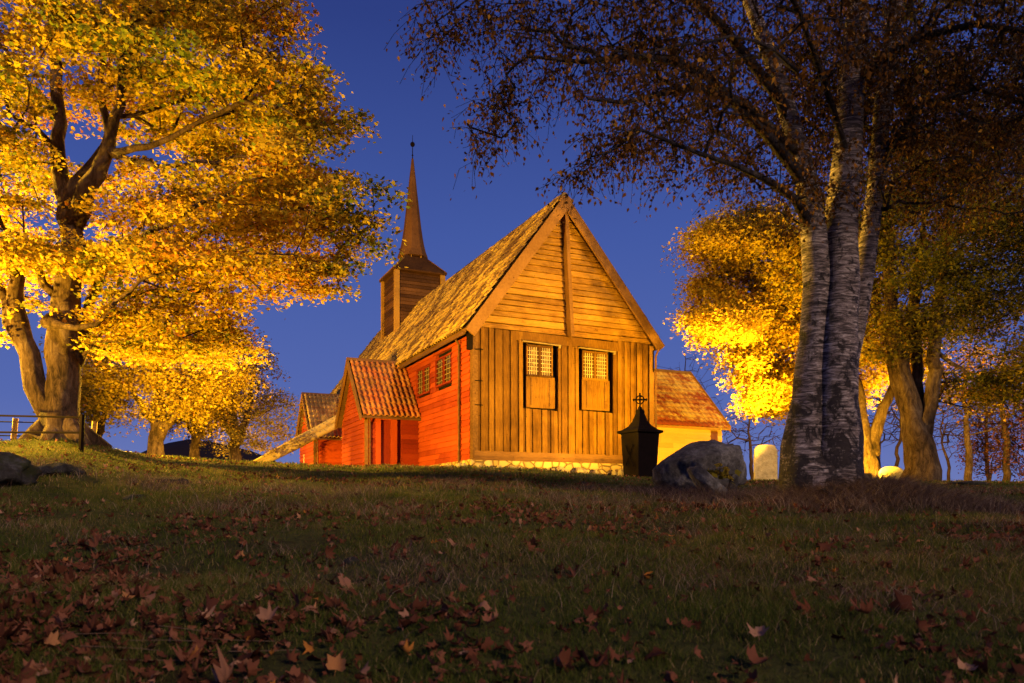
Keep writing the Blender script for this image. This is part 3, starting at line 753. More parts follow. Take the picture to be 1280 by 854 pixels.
# ------------------------------------------------------------------ fences at the left
def px2w(px, py, D): return Vector(((px - 640) / 1000 * D, D, (635 - py) / 1000 * D))
fen = empty('iron_fence', (-7.8, 14.5, gz(-7.8, 14.5))); tag(fen, 'dark iron rail fence in front of the big left maple', 'fence')
def sub(o, mbx, name, mat):
    mbx.v = [(x - o.location.x, y - o.location.y, z - o.location.z) for x, y, z in mbx.v]; return mbx.build(name, mat, o)
for px in (102, -60):
    p = px2w(px, 519, 14.5); g_ = gz(p.x, p.y); mb = MB(); mb.tube([(p.x - .02, p.y, g_ - .2), (p.x + .02, p.y, 1.69)], .045, 6); sub(fen, mb, 'post', 'rust_iron')
for (ya, yb) in ((518, 522), (540, 541)):
    a = px2w(-70, ya, 14.5); b_ = px2w(103, yb, 14.5); mb = MB(); mb.tube([a, b_], .018, 6); sub(fen, mb, 'rail', 'rust_iron')
fen = empty('wooden_fence', (-11, 18, gz(-11, 18))); tag(fen, 'weathered wooden post fence with thin rails behind the big left maple', 'fence')
for px, pt_ in ((18, 523), (117, 527)):
    p = px2w(px, pt_, 18); g_ = gz(p.x, p.y); mb = MB(); mb.tube([(p.x - .05, p.y, g_ - .2), (p.x + .03, p.y, p.z)], .06, 7, .7); sub(fen, mb, 'post', 'log')
for (ya, yb) in ((527.5, 530), (545, 547)):
    a = px2w(-70, ya - 2, 18); b_ = px2w(118, yb, 18); mb = MB(); mb.tube([a, b_], .014, 6); sub(fen, mb, 'rail', 'rust_iron')

# ------------------------------------------------------------------ trees
LEAF5 = np.array([(0, 0, 0), (.38, .12, .05), (.62, .52, -.06), (.26, .60, .03), (0, 1.0, -.10), (-.26, .60, .03), (-.62, .52, -.06), (-.38, .12, .05)])
LEAF5F = np.array([(0, 1, 2), (0, 2, 3), (0, 3, 4), (0, 4, 5), (0, 5, 6), (0, 6, 7)])
LEAF3 = np.array([(0, 0, 0), (.5, .35, -.03), (.12, .5, .04), (0, 1.0, -.08), (-.12, .5, .04), (-.5, .35, -.03)]); LEAF3F = np.array([(0, 1, 2), (0, 2, 4), (2, 3, 4), (0, 4, 5)])
LEAFO = np.array([(0, 0, 0), (.32, .35, .06), (0, 1.0, -.05), (-.32, .35, .06)]); LEAFOF = np.array([(0, 1, 2), (0, 2, 3)])
def leaves_mesh(name, pos, size, tint, mat, parent, shape='maple', droop=.35, spread=.9, updir=None):
    n = len(pos); T, F = {'maple': (LEAF5, LEAF5F), 'far': (LEAF3, LEAF3F), 'oval': (LEAFO, LEAFOF)}[shape]
    az = RNG.uniform(0, 2 * PI, n)
    pit = -droop + RNG.normal(0, spread * .5, n); roll = RNG.normal(0, spread * .6, n)
    d = np.stack([np.cos(az) * np.cos(pit), np.sin(az) * np.cos(pit), np.sin(pit)], -1)
    s = np.stack([-np.sin(az), np.cos(az), np.zeros(n)], -1)
    u = np.cross(s, d)
    s2 = s * np.cos(roll)[:, None] + u * np.sin(roll)[:, None]; u2 = np.cross(s2, d)
    sz = size[:, None, None]
    V = pos[:, None, :] + (T[None, :, 0:1] * s2[:, None, :] + T[None, :, 1:2] * d[:, None, :] + T[None, :, 2:3] * u2[:, None, :]) * sz
    k = len(T); Fa = (F[None] + (np.arange(n) * k)[:, None, None]).reshape(-1, 3)
    return np_mesh(name, V.reshape(-1, 3), Fa, np.repeat(tint, k), mat, parent)

class Tree:
    def __init__(s, base):
        s.base = np.array(base, float); s.pos = []; s.par = []; s.minr = []; s.pl = []; s.dir = []
    def node(s, p, par, mr=0.0):
        p = np.array(p, float); s.pos.append(p); s.par.append(par); s.minr.append(mr)
        if par < 0: s.pl.append(0.); s.dir.append(np.array([0, 0, 1.]))
        else:
            d = p - s.pos[par]; L = np.linalg.norm(d) + 1e-9; s.pl.append(s.pl[par] + L); s.dir.append(d / L)
        return len(s.pos) - 1
    def limb(s, pts, seg=.3, wob=.03, start=None):
        """pts: (x,y,z,r) world"""
        pts = [np.array(p, float) for p in pts]
        if not s.pos: par = s.node(pts[0][:3], -1, pts[0][3])
        else:
            P = np.array(s.pos); par = int(np.argmin(((P - pts[0][:3]) ** 2).sum(1)))
        # Catmull-Rom
        Q = [pts[0]] + pts + [pts[-1] * 2 - pts[-2]]
        for i in range(1, len(Q) - 2):
            p0, p1, p2, p3 = Q[i - 1], Q[i], Q[i + 1], Q[i + 2]
            n = max(1, int(np.linalg.norm(p2[:3] - p1[:3]) / seg))
            for k in range(1, n + 1):
                t = k / n
                q = .5 * ((2 * p1) + (-p0 + p2) * t + (2 * p0 - 5 * p1 + 4 * p2 - p3) * t * t + (-p0 + 3 * p1 - 3 * p2 + p3) * t ** 3)
                q[:3] += RNG.normal(0, wob, 3); par = s.node(q[:3], par, max(q[3], .004))
    def grow(s, cent, seg=.35, jit=.05, tip=.006, minpar=1.0, up=.25, plw=.25):
        P = np.array(s.pos); D = np.sqrt(((cent[:, None, :] - P[None]) ** 2).sum(2)).min(1)
        s.tips = []
        cap = len(s.pos) + 40 * len(cent) + 10; A = np.zeros((cap, 3)); A[:len(P)] = P; PL = np.zeros(cap); PL[:len(P)] = s.pl; n0 = len(P)
        ok = np.zeros(cap, bool); ok[:n0] = np.array(s.pl) > minpar
        for ci in np.argsort(D):
            c = cent[ci]; n_ = len(s.pos)
            d = np.sqrt(((A[:n_] - c) ** 2).sum(1)); cost = d + plw * PL[:n_] + (~ok[:n_]) * 100 + np.maximum(0, A[:n_, 2] - c[2]) * .35
            j = int(np.argmin(cost)); p0 = A[j]; L = d[j]
            if L < .05: s.tips.append(j); continue
            ctrl = p0 + (s.dir[j] * .5 + np.array([0, 0, up])) * L * .5
            ctrl = ctrl * .6 + (p0 + c) / 2 * .4
            n = min(38, max(1, int(L / seg))); par = j
            for k in range(1, n + 1):
                t = k / n; q = (1 - t) ** 2 * p0 + 2 * t * (1 - t) * ctrl + t * t * c
                if k < n: q = q + RNG.normal(0, jit, 3)
                par = s.node(q, par); A[par] = q; PL[par] = s.pl[par]; ok[par] = True
            s.tips.append(par)
        s.tipr = tip
    def radii(s, ex=2.4):
        n = len(s.pos); acc = np.zeros(n); kids = [[] for _ in range(n)]
        for i in range(n - 1, 0, -1):
            kids[s.par[i]].append(i)
        r = np.zeros(n)
        for i in range(n - 1, -1, -1):
            a = acc[i] ** (1 / ex) if acc[i] > 0 else s.tipr
            a = min(a, 2.0); r[i] = max(a, s.minr[i])
            if s.minr[i] > 0: r[i] = s.minr[i]
            if s.par[i] >= 0: acc[s.par[i]] += (a) ** ex
        for i in range(1, n):
            if s.par[i] >= 0: r[i] = min(r[i], r[s.par[i]])
        s.r = r; s.kids = kids
    def mesh(s, mb_big, mb_small, thr=.05, sides_big=14, wob=.25, mb_limb=None):
        s.radii(); stack = [(0, -1)]
        while stack:
            i, fr = stack.pop(); chain = [i]; rr = [s.r[i]]
            if fr >= 0: chain = [fr, i]; rr = [min(s.r[fr], s.r[i] * 1.25), s.r[i]]
            cur = i
            while s.kids[cur]:
                ks = sorted(s.kids[cur], key=lambda k: -s.r[k])
                for k in ks[1:]: stack.append((k, cur))
                cur = ks[0]; chain.append(cur); rr.append(s.r[cur])
            if len(chain) < 2: continue
            pts = [s.pos[c] - s.base for c in chain]
            big = rr[1] > thr
            (mb_big if big else mb_small).tube(pts, rr, 32 if rr[1] > .2 else sides_big if rr[1] > .12 else (8 if big else 4 if rr[1] > .012 else 3), .5, cap=big, wob=wob if big else 0)

def ell(lst, grp=0, gs=(.5, .5, .28)):
    out = []
    for (px, py, D, rx, ry, rz, n) in lst:
        c = np.array(px2w(px, py, D)); k = 0
        if grp and n >= grp * 3:
            m_ = n // grp; d = RNG.normal(0, 1, (m_, 3)); d /= np.linalg.norm(d, axis=1)[:, None]
            rad = RNG.uniform(0, 1, m_) ** (1 / 2.6); q = c + d * rad[:, None] * np.array([rx, ry, rz])
            out.append(np.repeat(q, grp, 0) + np.clip(RNG.normal(0, 1, (m_ * grp, 3)), -1.6, 1.6) * np.array(gs)); continue
        d = RNG.normal(0, 1, (n, 3)); d /= np.linalg.norm(d, axis=1)[:, None]
        rad = RNG.uniform(0, 1, n) ** (1 / 2.2)
        out.append(c + d * rad[:, None] * np.array([rx, ry, rz]))
    return np.concatenate(out)

def tree(name, lab, cat, base, limbs, ells, leafmat, barkmat, leafsize, nleaf, cr=(.4, .4, .18), shape='maple', group=None,
         seg=.35, jit=.05, tip=.006, twigs=2, twl=.35, droop=.35, hang=0., tintf=None, plw=.25, minpar=1.0, wob=.25, spread=.9, thr=.05, barkthin=None, keep=None, bw=.03, grp=0, gs=(.5, .5, .28)):
    t = Tree(base)
    for L in limbs: t.limb(L, seg=.28 if shape != 'none' else .4, wob=bw)
    cent = ell(ells, grp, gs)
    if keep is not None: cent = cent[keep(cent)]
    t.grow(cent, seg=seg, jit=jit, tip=tip, plw=plw, minpar=minpar)
    big, small = MB(), MB()
    # end twigs
    root = empty(name, tuple(base)); tag(root, lab, cat, group)
    lp = []; P = np.array(t.pos)
    for ti in t.tips:
        p0 = P[ti]
        for k in range(twigs):
            d = RNG.normal(0, 1, 3); d[2] = d[2] * .5 - hang; d = d / np.linalg.norm(d); d = d * .7 + t.dir[ti] * .4
            L = twl * RNG.uniform(.6, 1.3); par = ti; 
            for q in range(1, 4):
                f = q / 3; pp = p0 + d * L * f + np.array([0, 0, -hang * L * f * f * .8]) + RNG.normal(0, .02, 3)
                par = t.node(pp, par)
                if shape == 'oval':
                    m_ = max(1, int(nleaf / (twigs * 3)))
                    if RNG.random() < (nleaf / (twigs * 3)) % 1 + .0: m_ += 1
                    lp.append(pp + RNG.normal(0, .035, (m_, 3)))
    t.mesh(big, small, thr=thr, wob=wob)
    big.build('trunk', barkmat, root, smooth=True)
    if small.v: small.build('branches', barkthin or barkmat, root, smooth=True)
    if nleaf:
        if shape != 'oval':
            T_ = P[np.array(t.tips)]; n = len(T_)
            off = np.clip(RNG.normal(0, 1, (n, nleaf, 3)), -1.7, 1.7) * np.array(cr) * RNG.uniform(.6, 1.3, (n, 1, 1))
            # layered sprays: a slight dome
            off[:, :, 2] -= (off[:, :, 0] ** 2 + off[:, :, 1] ** 2) * .5
            pos = (T_[:, None, :] + off); ct = np.repeat(RNG.normal(0, .13, n), nleaf)
            pos = pos.reshape(-1, 3)
        else:
            pos = np.concatenate(lp); ct = RNG.normal(0, .1, len(pos))
        m_ = len(pos); tint = RNG.normal(.55, .2, m_) + ct
        if tintf: tint = tint + tintf(pos)
        leaves_mesh('crown', pos - np.array(base), RNG.uniform(.7, 1.25, m_) * leafsize, np.clip(tint, 0, 1), leafmat, root, shape, droop, spread)
    print(name, 'clusters', len(cent), 'nodes', len(t.pos), 'leaves', len(pos) if nleaf else 0)
    return root

def L_(D, *pts):   # limb given as (px, py, r[, dD])
    out = []
    for p in pts:
        v = px2w(p[0], p[1], D + (p[3] if len(p) > 3 else 0)); out.append((v.x, v.y, v.z, p[2]))
    return out

# big left maple
D = 16.0; bx, by = -9.05, 16.0; bzz = gz(bx, by) - .1
limbs = [[(bx, by, bzz - .1, .60)] + L_(D, (79, 548, .43), (79, 520, .37), (80, 480, .32), (81, 400, .28), (86, 330, .235), (90, 285, .205)),
         L_(D, (90, 285, .20), (78, 240, .155, .2), (74, 190, .14, .3), (74, 120, .12, .4), (68, 50, .10, .5), (62, -30, .08, .6), (55, -120, .05, .8)),
         L_(D, (92, 280, .20), (112, 235, .165, -.2), (133, 185, .135, -.4), (148, 130, .085, -.5), (158, 60, .065, -.6), (175, -30, .05, -.6)),
         L_(D, (133, 185, .09, -.4), (170, 190, .065, -.8), (235, 160, .05, -1.2), (305, 130, .038, -1.6), (370, 140, .02, -2)),
         L_(D, (133, 190, .07, -.4), (180, 205, .045, -.9), (250, 205, .033, -1.2), (330, 190, .02, -1.4)),
         L_(D, (85, 250, .12), (110, 215, .12, .3), (133, 183, .11, .5), (128, 110, .06, .7), (130, 30, .05, .8)),
         L_(D, (92, 300, .14), (130, 320, .075, -.6), (190, 290, .055, -1.2), (240, 262, .035, -1.7), (300, 230, .02, -2)),
         L_(D, (95, 300, .12, 0), (170, 330, .06, .5), (235, 300, .05, .3), (290, 275, .038, 0), (370, 262, .028, -.4), (440, 280, .015, -.6)),
         L_(D, (80, 405, .16), (66, 400, .15, -.35), (56, 402, .13, -.5)),
         L_(D, (62, 402, .07, -.5), (95, 411, .055, -.8), (118, 404, .05, -1.0), (145, 376, .042, -1.2), (175, 352, .03, -1.3), (240, 330, .018, -1.5)),
         L_(D, (64, 535, .26), (52, 500, .22, -.1), (40, 465, .20, -.2), (26, 425, .19, -.3), (20, 385, .16, -.3), (22, 345, .13, -.3)),
         L_(D, (24, 420, .16, -.3), (5, 380, .10, -.2), (-20, 330, .08, 0), (-60, 270, .05, .2)),
         L_(D, (60, 380, .1), (45, 330, .07, -.5), (28, 300, .06, -.8), (5, 285, .04, -1.0)),
         L_(D, (95, 470, .16, .1), (102, 430, .12, .2), (112, 380, .10, .5), (140, 320, .07, .9), (180, 280, .04, 1.2)),
         L_(D, (74, 150, .10, .3), (40, 110, .07, .2), (0, 80, .05, 0), (-50, 40, .03, -.2)),
         L_(D, (74, 190, .09, .3), (45, 165, .06, -.5), (10, 140, .04, -1.0))]
for ang, ln in ((-.5, .75), (.5, .8), (2.6, .8), (3.6, .7), (-1.5, .6)):
    limbs.append([(bx, by, bzz + .45, .26), (bx + math.cos(ang) * ln * .6, by + math.sin(ang) * ln * .5, bzz + .16, .2), (bx + math.cos(ang) * ln * 1.15, by + math.sin(ang) * ln, bzz - .12, .09)])
ells = [(130, 120, 16, 3.3, 3.4, 2.9, 330), (300, 110, 15.6, 2.1, 2.4, 1.6, 150), (0, 200, 16, 2.6, 3, 3.0, 190), (60, -60, 16, 3.6, 3.5, 1.8, 120),
        (280, 0, 16, 2.0, 2.6, 1.4, 90), (385, 150, 15.4, 1.0, 1.6, .85, 60), (300, 250, 15.6, 2.3, 2.4, 1.1, 150), (240, 350, 16, 2.0, 2.4, 1.0, 140),
        (150, 330, 16.5, 1.6, 2.2, 1.3, 100), (250, 420, 17, 1.25, 1.6, .75, 60), (420, 300, 15.2, 1.3, 1.1, .5, 40), (465, 270, 15.0, .65, .7, .45, 22), (465, 330, 15.0, .45, .6, .22, 9),
        (410, 345, 15.2, .9, .8, .35, 16), (30, 330, 15.6, 1.2, 1.5, 1.0, 60), (5, 430, 15.8, .6, .8, .35, 12), (170, 430, 17, .9, 1.2, .6, 25), (350, 200, 15.5, 1.4, 1.6, .9, 60)]
def keep_left(c):
    px = 640 + c[:, 0] / c[:, 1] * 1000; py = 635 - c[:, 2] / c[:, 1] * 1000
    r_edge = 22 * np.sin(py * .09) + 14 * np.sin(py * .21 + 1) - 12 + np.interp(py, [-200, 0, 60, 100, 150, 190, 215, 235, 300, 340, 365, 400, 450, 480], [330, 358, 395, 425, 448, 420, 395, 485, 480, 455, 400, 330, 315, 300])
    front = c[:, 1] < 16.3
    lim = ((px > 50) & (px < 165) & (py > 60) & (py < 300)) | ((px > 0) & (px < 110) & (py > 340) & (py < 560)) | ((px > 160) & (px < 330) & (py > 110) & (py < 215) & (c[:, 1] < 15.2))
    thin = front & lim & (RNG.random(len(c)) < .93)
    return (px < r_edge) & ~thin & ~((py > 470) & (px < 110))
def tl(p):   # greener towards the camera, with patchy variation
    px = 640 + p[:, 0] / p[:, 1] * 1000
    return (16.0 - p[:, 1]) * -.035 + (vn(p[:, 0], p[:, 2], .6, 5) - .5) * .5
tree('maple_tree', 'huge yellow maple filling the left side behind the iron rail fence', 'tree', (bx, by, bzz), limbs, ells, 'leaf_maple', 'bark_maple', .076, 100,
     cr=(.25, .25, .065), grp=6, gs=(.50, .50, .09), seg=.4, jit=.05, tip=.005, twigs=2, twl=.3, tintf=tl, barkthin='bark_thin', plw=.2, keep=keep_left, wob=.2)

# small lit trees at the left
def small_tree(lab, px, D, ptop, w, pbot, leafmat, nl, rbase, fork, nclu, leafs=.12, bark='bark_maple', dens=1, grp='smaller trees beyond the left crest', lean=0, up=0):
    x = (px - 640) / 1000 * D; z = gz(x, D) - .05
    hp_ = (635 - ptop) / 1000 * D
    limbs = [[(x, D, z, rbase), (x + .05 + lean * .1, D, z + (hp_ - z) * .18, rbase * .75), (x + fork[0] * .3, D, z + (hp_ - z) * .45, rbase * .5), (x + fork[0] * .5 + lean, D, z + (hp_ - z) * .85, rbase * .15)],
             [(x + .05 + lean * .1, D, z + (hp_ - z) * .18, rbase * .6), (x + fork[1] * .6, D - .3, z + (hp_ - z) * .38, rbase * .45), (x + fork[1], D - .5, z + (hp_ - z) * .7, rbase * .15)],
             [(x, D, z + (hp_ - z) * .25, rbase * .4), (x - fork[1] * .7, D + .5, z + (hp_ - z) * .45, rbase * .25), (x - fork[1], D + .6, z + (hp_ - z) * .6, rbase * .12)]]
    cy = (ptop + pbot) / 2; ry = (pbot - ptop) / 2000 * D
    ells = [(px + up, cy, D, w / 2000 * D, w / 2200 * D, ry, int(nclu * .6)), (px + up - w * .18, cy + ry * 8, D, w / 3000 * D, w / 3000 * D, ry * .7, int(nclu * .2)), (px + up + w * .2, cy + ry * 10, D, w / 3200 * D, w / 3000 * D, ry * .6, int(nclu * .2))]
    return tree('maple_tree', lab, 'tree', (x, D, z), limbs, ells, leafmat, bark, leafs, nl, cr=(.34, .34, .17), seg=.5, jit=.07, twigs=1, twl=.4, group=grp, shape='far', barkthin='bark_thin', plw=.2)
small_tree('bright yellow small tree with forked trunk, leftmost of the three on the crest', 196, 30, 380, 240, 535, 'leaf_bright', 95, .36, (.1, 1.5), 330, .115, 'bark_pale')
small_tree('slim ochre tree right of the bright forked one on the crest', 242, 33, 420, 120, 548, 'leaf_small', 80, .26, (.1, .9), 120, .115)
small_tree('round dull ochre tree nearest the far red porch', 292, 36, 415, 150, 565, 'leaf_ochre', 80, .34, (-.1, 1.1), 230, .12, up=4)
small_tree('low yellow maple showing between the big trunk and the bright forked tree', 120, 34, 420, 100, 540, 'leaf_bright', 80, .26, (.1, .9), 100, .12)

# bright yellow maple beyond the birch
D = 27.0; x = 12.1; z = gz(x, D) - .05
limbs = [[(x, D, z, .38)] + L_(D, (1086, 580, .33), (1080, 550, .26), (1070, 490, .20), (1050, 430, .20), (1020, 370, .14), (980, 320, .08)),
         L_(D, (1086, 572, .26), (1094, 540, .20), (1106, 510, .17), (1120, 475, .11, .2), (1135, 420, .08, .5)),
         L_(D, (1068, 500, .14), (1030, 470, .10, -.3), (975, 455, .07, -.6), (920, 440, .04, -.8)),
         L_(D, (1050, 430, .12), (1040, 340, .08, .3), (1010, 270, .05, .6))]
ells = [(950, 360, 27, 2.9, 2.6, 2.4, 430), (900, 300, 26.6, 1.7, 1.8, 1.1, 150), (900, 400, 26.4, 1.5, 1.6, 1.2, 190), (960, 470, 26.5, 1.4, 1.6, 1.2, 190), (1060, 380, 27.5, 2.2, 2.4, 2.6, 200),
        (950, 505, 26.5, .8, 1, .45, 40), (1110, 460, 28, 1.3, 1.8, 1.4, 70)]
def keep_y(c):
    px = 640 + c[:, 0] / c[:, 1] * 1000; py = 635 - c[:, 2] / c[:, 1] * 1000
    le = np.interp(py, [200, 245, 270, 310, 330, 345, 360, 400, 430, 450, 470, 500, 520, 540], [950, 905, 880, 848, 845, 880, 858, 856, 870, 905, 905, 930, 940, 980])
    return (px > le) & (py < 520) & ~((px > 1085) & (py > 490))
tree('maple_tree', 'brilliant yellow maple between the church and the birch trunk', 'tree', (x, D, z), limbs, ells, 'leaf_bright', 'bark_pale', .115, 110,
     shape='far', cr=(.30, .30, .18), grp=12, gs=(.36, .36, .24), seg=.5, jit=.06, twigs=1, twl=.35, barkthin='bark_thin', plw=.2, keep=keep_y)

# thick maple at the right
D = 24.0; x = 12.25; z = gz(x, D) - .05
limbs = [[(x, D, z, .58)] + L_(D, (1152, 585, .49), (1151, 560, .45), (1142, 525, .33), (1131, 480, .25), (1121, 430, .21), (1113, 360, .17), (1108, 280, .15), (1100, 200, .08)),
         L_(D, (1152, 550, .30), (1162, 505, .21, -.2), (1168, 450, .18, -.3), (1171, 400, .16, -.3), (1178, 340, .16, -.3), (1185, 285, .12, -.3), (1190, 200, .07, -.2)),
         L_(D, (1143, 530, .26), (1128, 500, .19, .3), (1112, 440, .16, .4), (1100, 400, .15, .6), (1075, 330, .09, .9)),
         L_(D, (1150, 545, .24), (1148, 500, .18, .2), (1146, 440, .15, .3), (1142, 380, .16, .6), (1150, 300, .10, .9)),
         L_(D, (1183, 300, .09, -.3), (1215, 285, .07, -.6), (1270, 278, .045, -1.0), (1320, 270, .03, -1.2)),
         L_(D, (1180, 330, .08, -.3), (1205, 310, .05, -.9), (1240, 325, .035, -1.3)),
         L_(D, (1168, 440, .07, -.3), (1200, 462, .05, -.6), (1235, 488, .04, -.9), (1260, 510, .02, -1.1))]
ells = [(1150, 330, 24, 4.0, 3.4, 2.6, 420), (1250, 250, 24, 3.0, 3, 2.6, 260), (1060, 300, 23.6, 1.6, 2, 1.8, 110), (1260, 430, 24, 2.2, 2.4, 1.7, 130), (1200, 130, 24, 4.2, 3.4, 3.0, 360),
        (1080, 440, 24.6, 1.0, 1.6, 1.1, 50), (1225, 480, 24.4, 1.6, 1.6, .8, 50)]
def tr(p): 
    return (vn(p[:, 0], p[:, 2], .5, 8) - .5) * .4 + np.clip((p[:, 1] - 24) * .10, -.3, .3)
tree('maple_tree', 'thick trunked green and yellow maple right of the birch', 'tree', (x, D, z), limbs, ells, 'leaf_green', 'bark_pale', .11, 90,
     shape='far', cr=(.34, .34, .16), grp=9, gs=(.6, .6, .28), seg=.5, jit=.06, twigs=1, twl=.35, tintf=tr, barkthin='bark_thin', plw=.2)

# birch with three stems in the foreground
D = 8.0; bx, by = 3.22, 8.0; bz = gz(bx, by) - .1
limbs = [[(bx, by, bz - .1, .34)] + L_(D, (1040, 603, .30), (1045, 575, .26), (1047, 545, .24), (1046, 500, .215), (1048, 400, .19), (1051, 300, .165), (1060, 200, .14), (1066, 100, .125), (1072, 0, .10), (1080, -120, .06)),
         L_(D, (1006, 618, .50, -.02), (1003, 592, .32, .03), (1004, 560, .21, .05), (1011, 500, .165, .05), (1019, 430, .15, .05), (1021, 360, .135, 0), (1017, 290, .125, -.05), (1008, 230, .11, -.1), (990, 150, .09, -.2), (960, 60, .07, -.3), (925, -30, .05, -.4)),
         L_(D, (1050, 590, .17, .1), (1053, 520, .125, .22), (1060, 450, .115, .28), (1073, 380, .105, .3), (1084, 300, .095, .3), (1096, 220, .09, .3), (1106, 120, .085, .3), (1120, 0, .065, .3), (1135, -120, .04, .4)),
         L_(D, (1055, 592, .12, .0), (1070, 606, .08, -.1), (1088, 622, .04, -.1)),
         L_(D, (1050, 602, .14, -.1), (1066, 610, .08, -.2), (1078, 624, .05, -.25)),
         L_(D, (1030, 605, .16, -.25), (1028, 622, .10, -.45)),
         L_(D, (1010, 240, .07, -.1), (960, 170, .05, -.4), (880, 95, .038, -.8), (800, 70, .028, -1.0), (730, 78, .02, -1.2), (660, 70, .012, -1.2)),
         L_(D, (1000, 200, .05, -.2), (930, 130, .04, -.6), (860, 110, .03, -.9), (780, 130, .018, -1.2), (735, 125, .012, -1.3)),
         L_(D, (1010, 260, .05, -.1), (950, 220, .03, -.8), (880, 195, .022, -1.2), (800, 165, .014, -1.4), (760, 190, .010, -1.5), (712, 225, .006, -1.5)),
         L_(D, (990, 150, .06, -.2), (900, 30, .045, -.6), (820, -20, .035, -.9), (700, -30, .025, -1.0), (600, -10, .015, -1.0), (545, 25, .008, -1.0)),
         L_(D, (1066, 100, .05), (1140, 50, .04, -.5), (1220, 30, .03, -.8), (1300, 40, .02, -1)),
         L_(D, (1098, 220, .05, .3), (1150, 130, .04, 0), (1220, 110, .03, -.2), (1290, 130, .02, -.3)),
         L_(D, (1060, 200, .04), (1030, 100, .035, -.6), (1000, 20, .03, -1.2), (960, -60, .02, -1.6))]
ells = [(980, 60, 8, 1.7, 2.0, .95, 330), (830, 60, 7.2, 1.0, 1.3, .60, 150), (700, 60, 6.9, .65, .8, .40, 56), (625, 110, 6.9, .22, .35, .42, 26), (555, 15, 7, .35, .3, .22, 16), (545, 55, 7, .15, .2, .22, 8),
        (600, 10, 7, .4, .4, .2, 12), (770, 175, 6.6, .38, .4, .16, 22), (860, 150, 6.9, .6, .7, .35, 60), (930, 190, 7.3, .45, .7, .28, 40), (712, 222, 6.5, .05, .1, .10, 4), (730, 200, 6.5, .10, .1, .08, 5),
        (1150, 60, 8, 1.5, 2.0, 1.2, 420), (1260, 130, 8, 1.0, 1.6, 1.1, 320), (1050, 120, 8.6, .9, .8, .9, 120), (980, -80, 8, 2.4, 2.2, .8, 100), (1010, 230, 7.6, .7, .9, .4, 46), (1150, 220, 8, .9, 1.2, .55, 60), (650, 20, 7, .4, .5, .25, 20), (590, 170, 6.9, .1, .2, .1, 6),
        (800, 60, 4.4, .28, .5, .16, 9), (1050, 40, 4.6, .4, .4, .2, 10)]
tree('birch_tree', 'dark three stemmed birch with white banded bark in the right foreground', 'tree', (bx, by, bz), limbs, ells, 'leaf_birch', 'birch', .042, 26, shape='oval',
     seg=.16, jit=.028, tip=.0022, twigs=4, twl=.30, hang=.45, droop=.9, barkthin='bark_birch_dark', plw=.10, minpar=2.0, wob=.10, thr=.10, spread=1.2, bw=.008)  # thr widened so limbs take dark twig bark, imitating shade up the stems

# bare and thin trees in the background on the right
def bare(name, lab, px, D, ptop, w, nclu, nl=0, mat='leaf_red', rb=.10, bark='bark_thin', pbase=None, low=.35, ls=.09, grp='thin bare trees behind the churchyard'):
    x = (px - 640) / 1000 * D; z = gz(x, D) - .1; top = (635 - ptop) / 1000 * D
    limbs = [[(x, D, z, rb), (x + RNG.uniform(-.15, .15), D, z + (top - z) * .3, rb * .8), (x + RNG.uniform(-.3, .3), D, z + (top - z) * .65, rb * .5), (x + RNG.uniform(-.3, .3), D, top, rb * .15)]]
    pb = 600 - (600 - ptop) * low
    cy = (ptop + pb) / 2; ry = (pb - ptop) / 2000 * D
    ells = [(px, cy, D, w / 2000 * D, w / 2000 * D, ry, nclu)]
    return tree(name, lab, 'tree', (x, D, z), limbs, ells, mat, bark, ls, nl, cr=(.35, .35, .3), seg=.5, jit=.10, tip=.009, twigs=3, twl=.6, group=grp, shape='maple', plw=.15, minpar=.8, thr=.04, wob=.1)
bare('bare_tree', 'slender bare tree left of the bright gravestone', 940, 44, 505, 90, 60, 2, rb=.13)
bare('bare_tree', 'thin bare tree between the birch and the low rounded gravestone', 1121, 40, 480, 60, 50, 0, rb=.12)
bare('bare_tree', 'thin leaning bare tree just right of the thick maple trunk', 1185, 38, 510, 70, 60, 0, rb=.09)
bare('bare_tree', 'bare tree with an orange lit trunk right of the leaning thin tree', 1211, 35, 440, 120, 110, 3, rb=.17, bark='bark_maple')
bare('bare_tree', 'bare tree with a lit trunk nearest the right edge', 1258, 36, 420, 110, 110, 5, rb=.17, bark='bark_maple')
bare('bare_tree', 'faint bare treetop showing above the pale sacristy roof', 858, 60, 440, 110, 80, 0, rb=.15)
bare('bare_tree', 'thin bare tree standing in the russet bushes at the right', 1236, 42, 440, 90, 90, 0, rb=.12)
bare('bare_tree', 'faint bare tree farthest back right of the thick maple', 1160, 50, 450, 110, 110, 0, rb=.13)
bare('bare_tree', 'bare tree with russet leaves cut by the right edge', 1285, 38, 430, 90, 90, 6, rb=.14)
bare('bare_tree', 'bare tree between the thick maple trunk and the low rounded gravestone', 1100, 46, 470, 90, 80, 0, rb=.11)
for (px, D_, w, pt_, lab) in ((1235, 38, 70, 515, 'dark russet bush between the two lit thin trunks at the right'), (1285, 36, 80, 500, 'dark russet bush cut off by the right edge')):
    x = (px - 640) / 1000 * D_; z = gz(x, D_) - .1
    ells = [(px, (pt_ + 600) / 2, D_, w / 2000 * D_, w / 2000 * D_, (600 - pt_) / 2000 * D_, 120)]
    tree('bush', lab, 'bush', (x, D_, z), [[(x, D_, z, .06), (x + .1, D_, z + .6, .05), (x + .2, D_, z + 1.6, .02)]], ells, 'leaf_red', 'bark_thin', .09, 26, cr=(.25, .25, .2), seg=.35, jit=.06, tip=.006, twigs=3, twl=.4, group='russet bushes', plw=.1, minpar=.1, thr=.04, wob=.1)

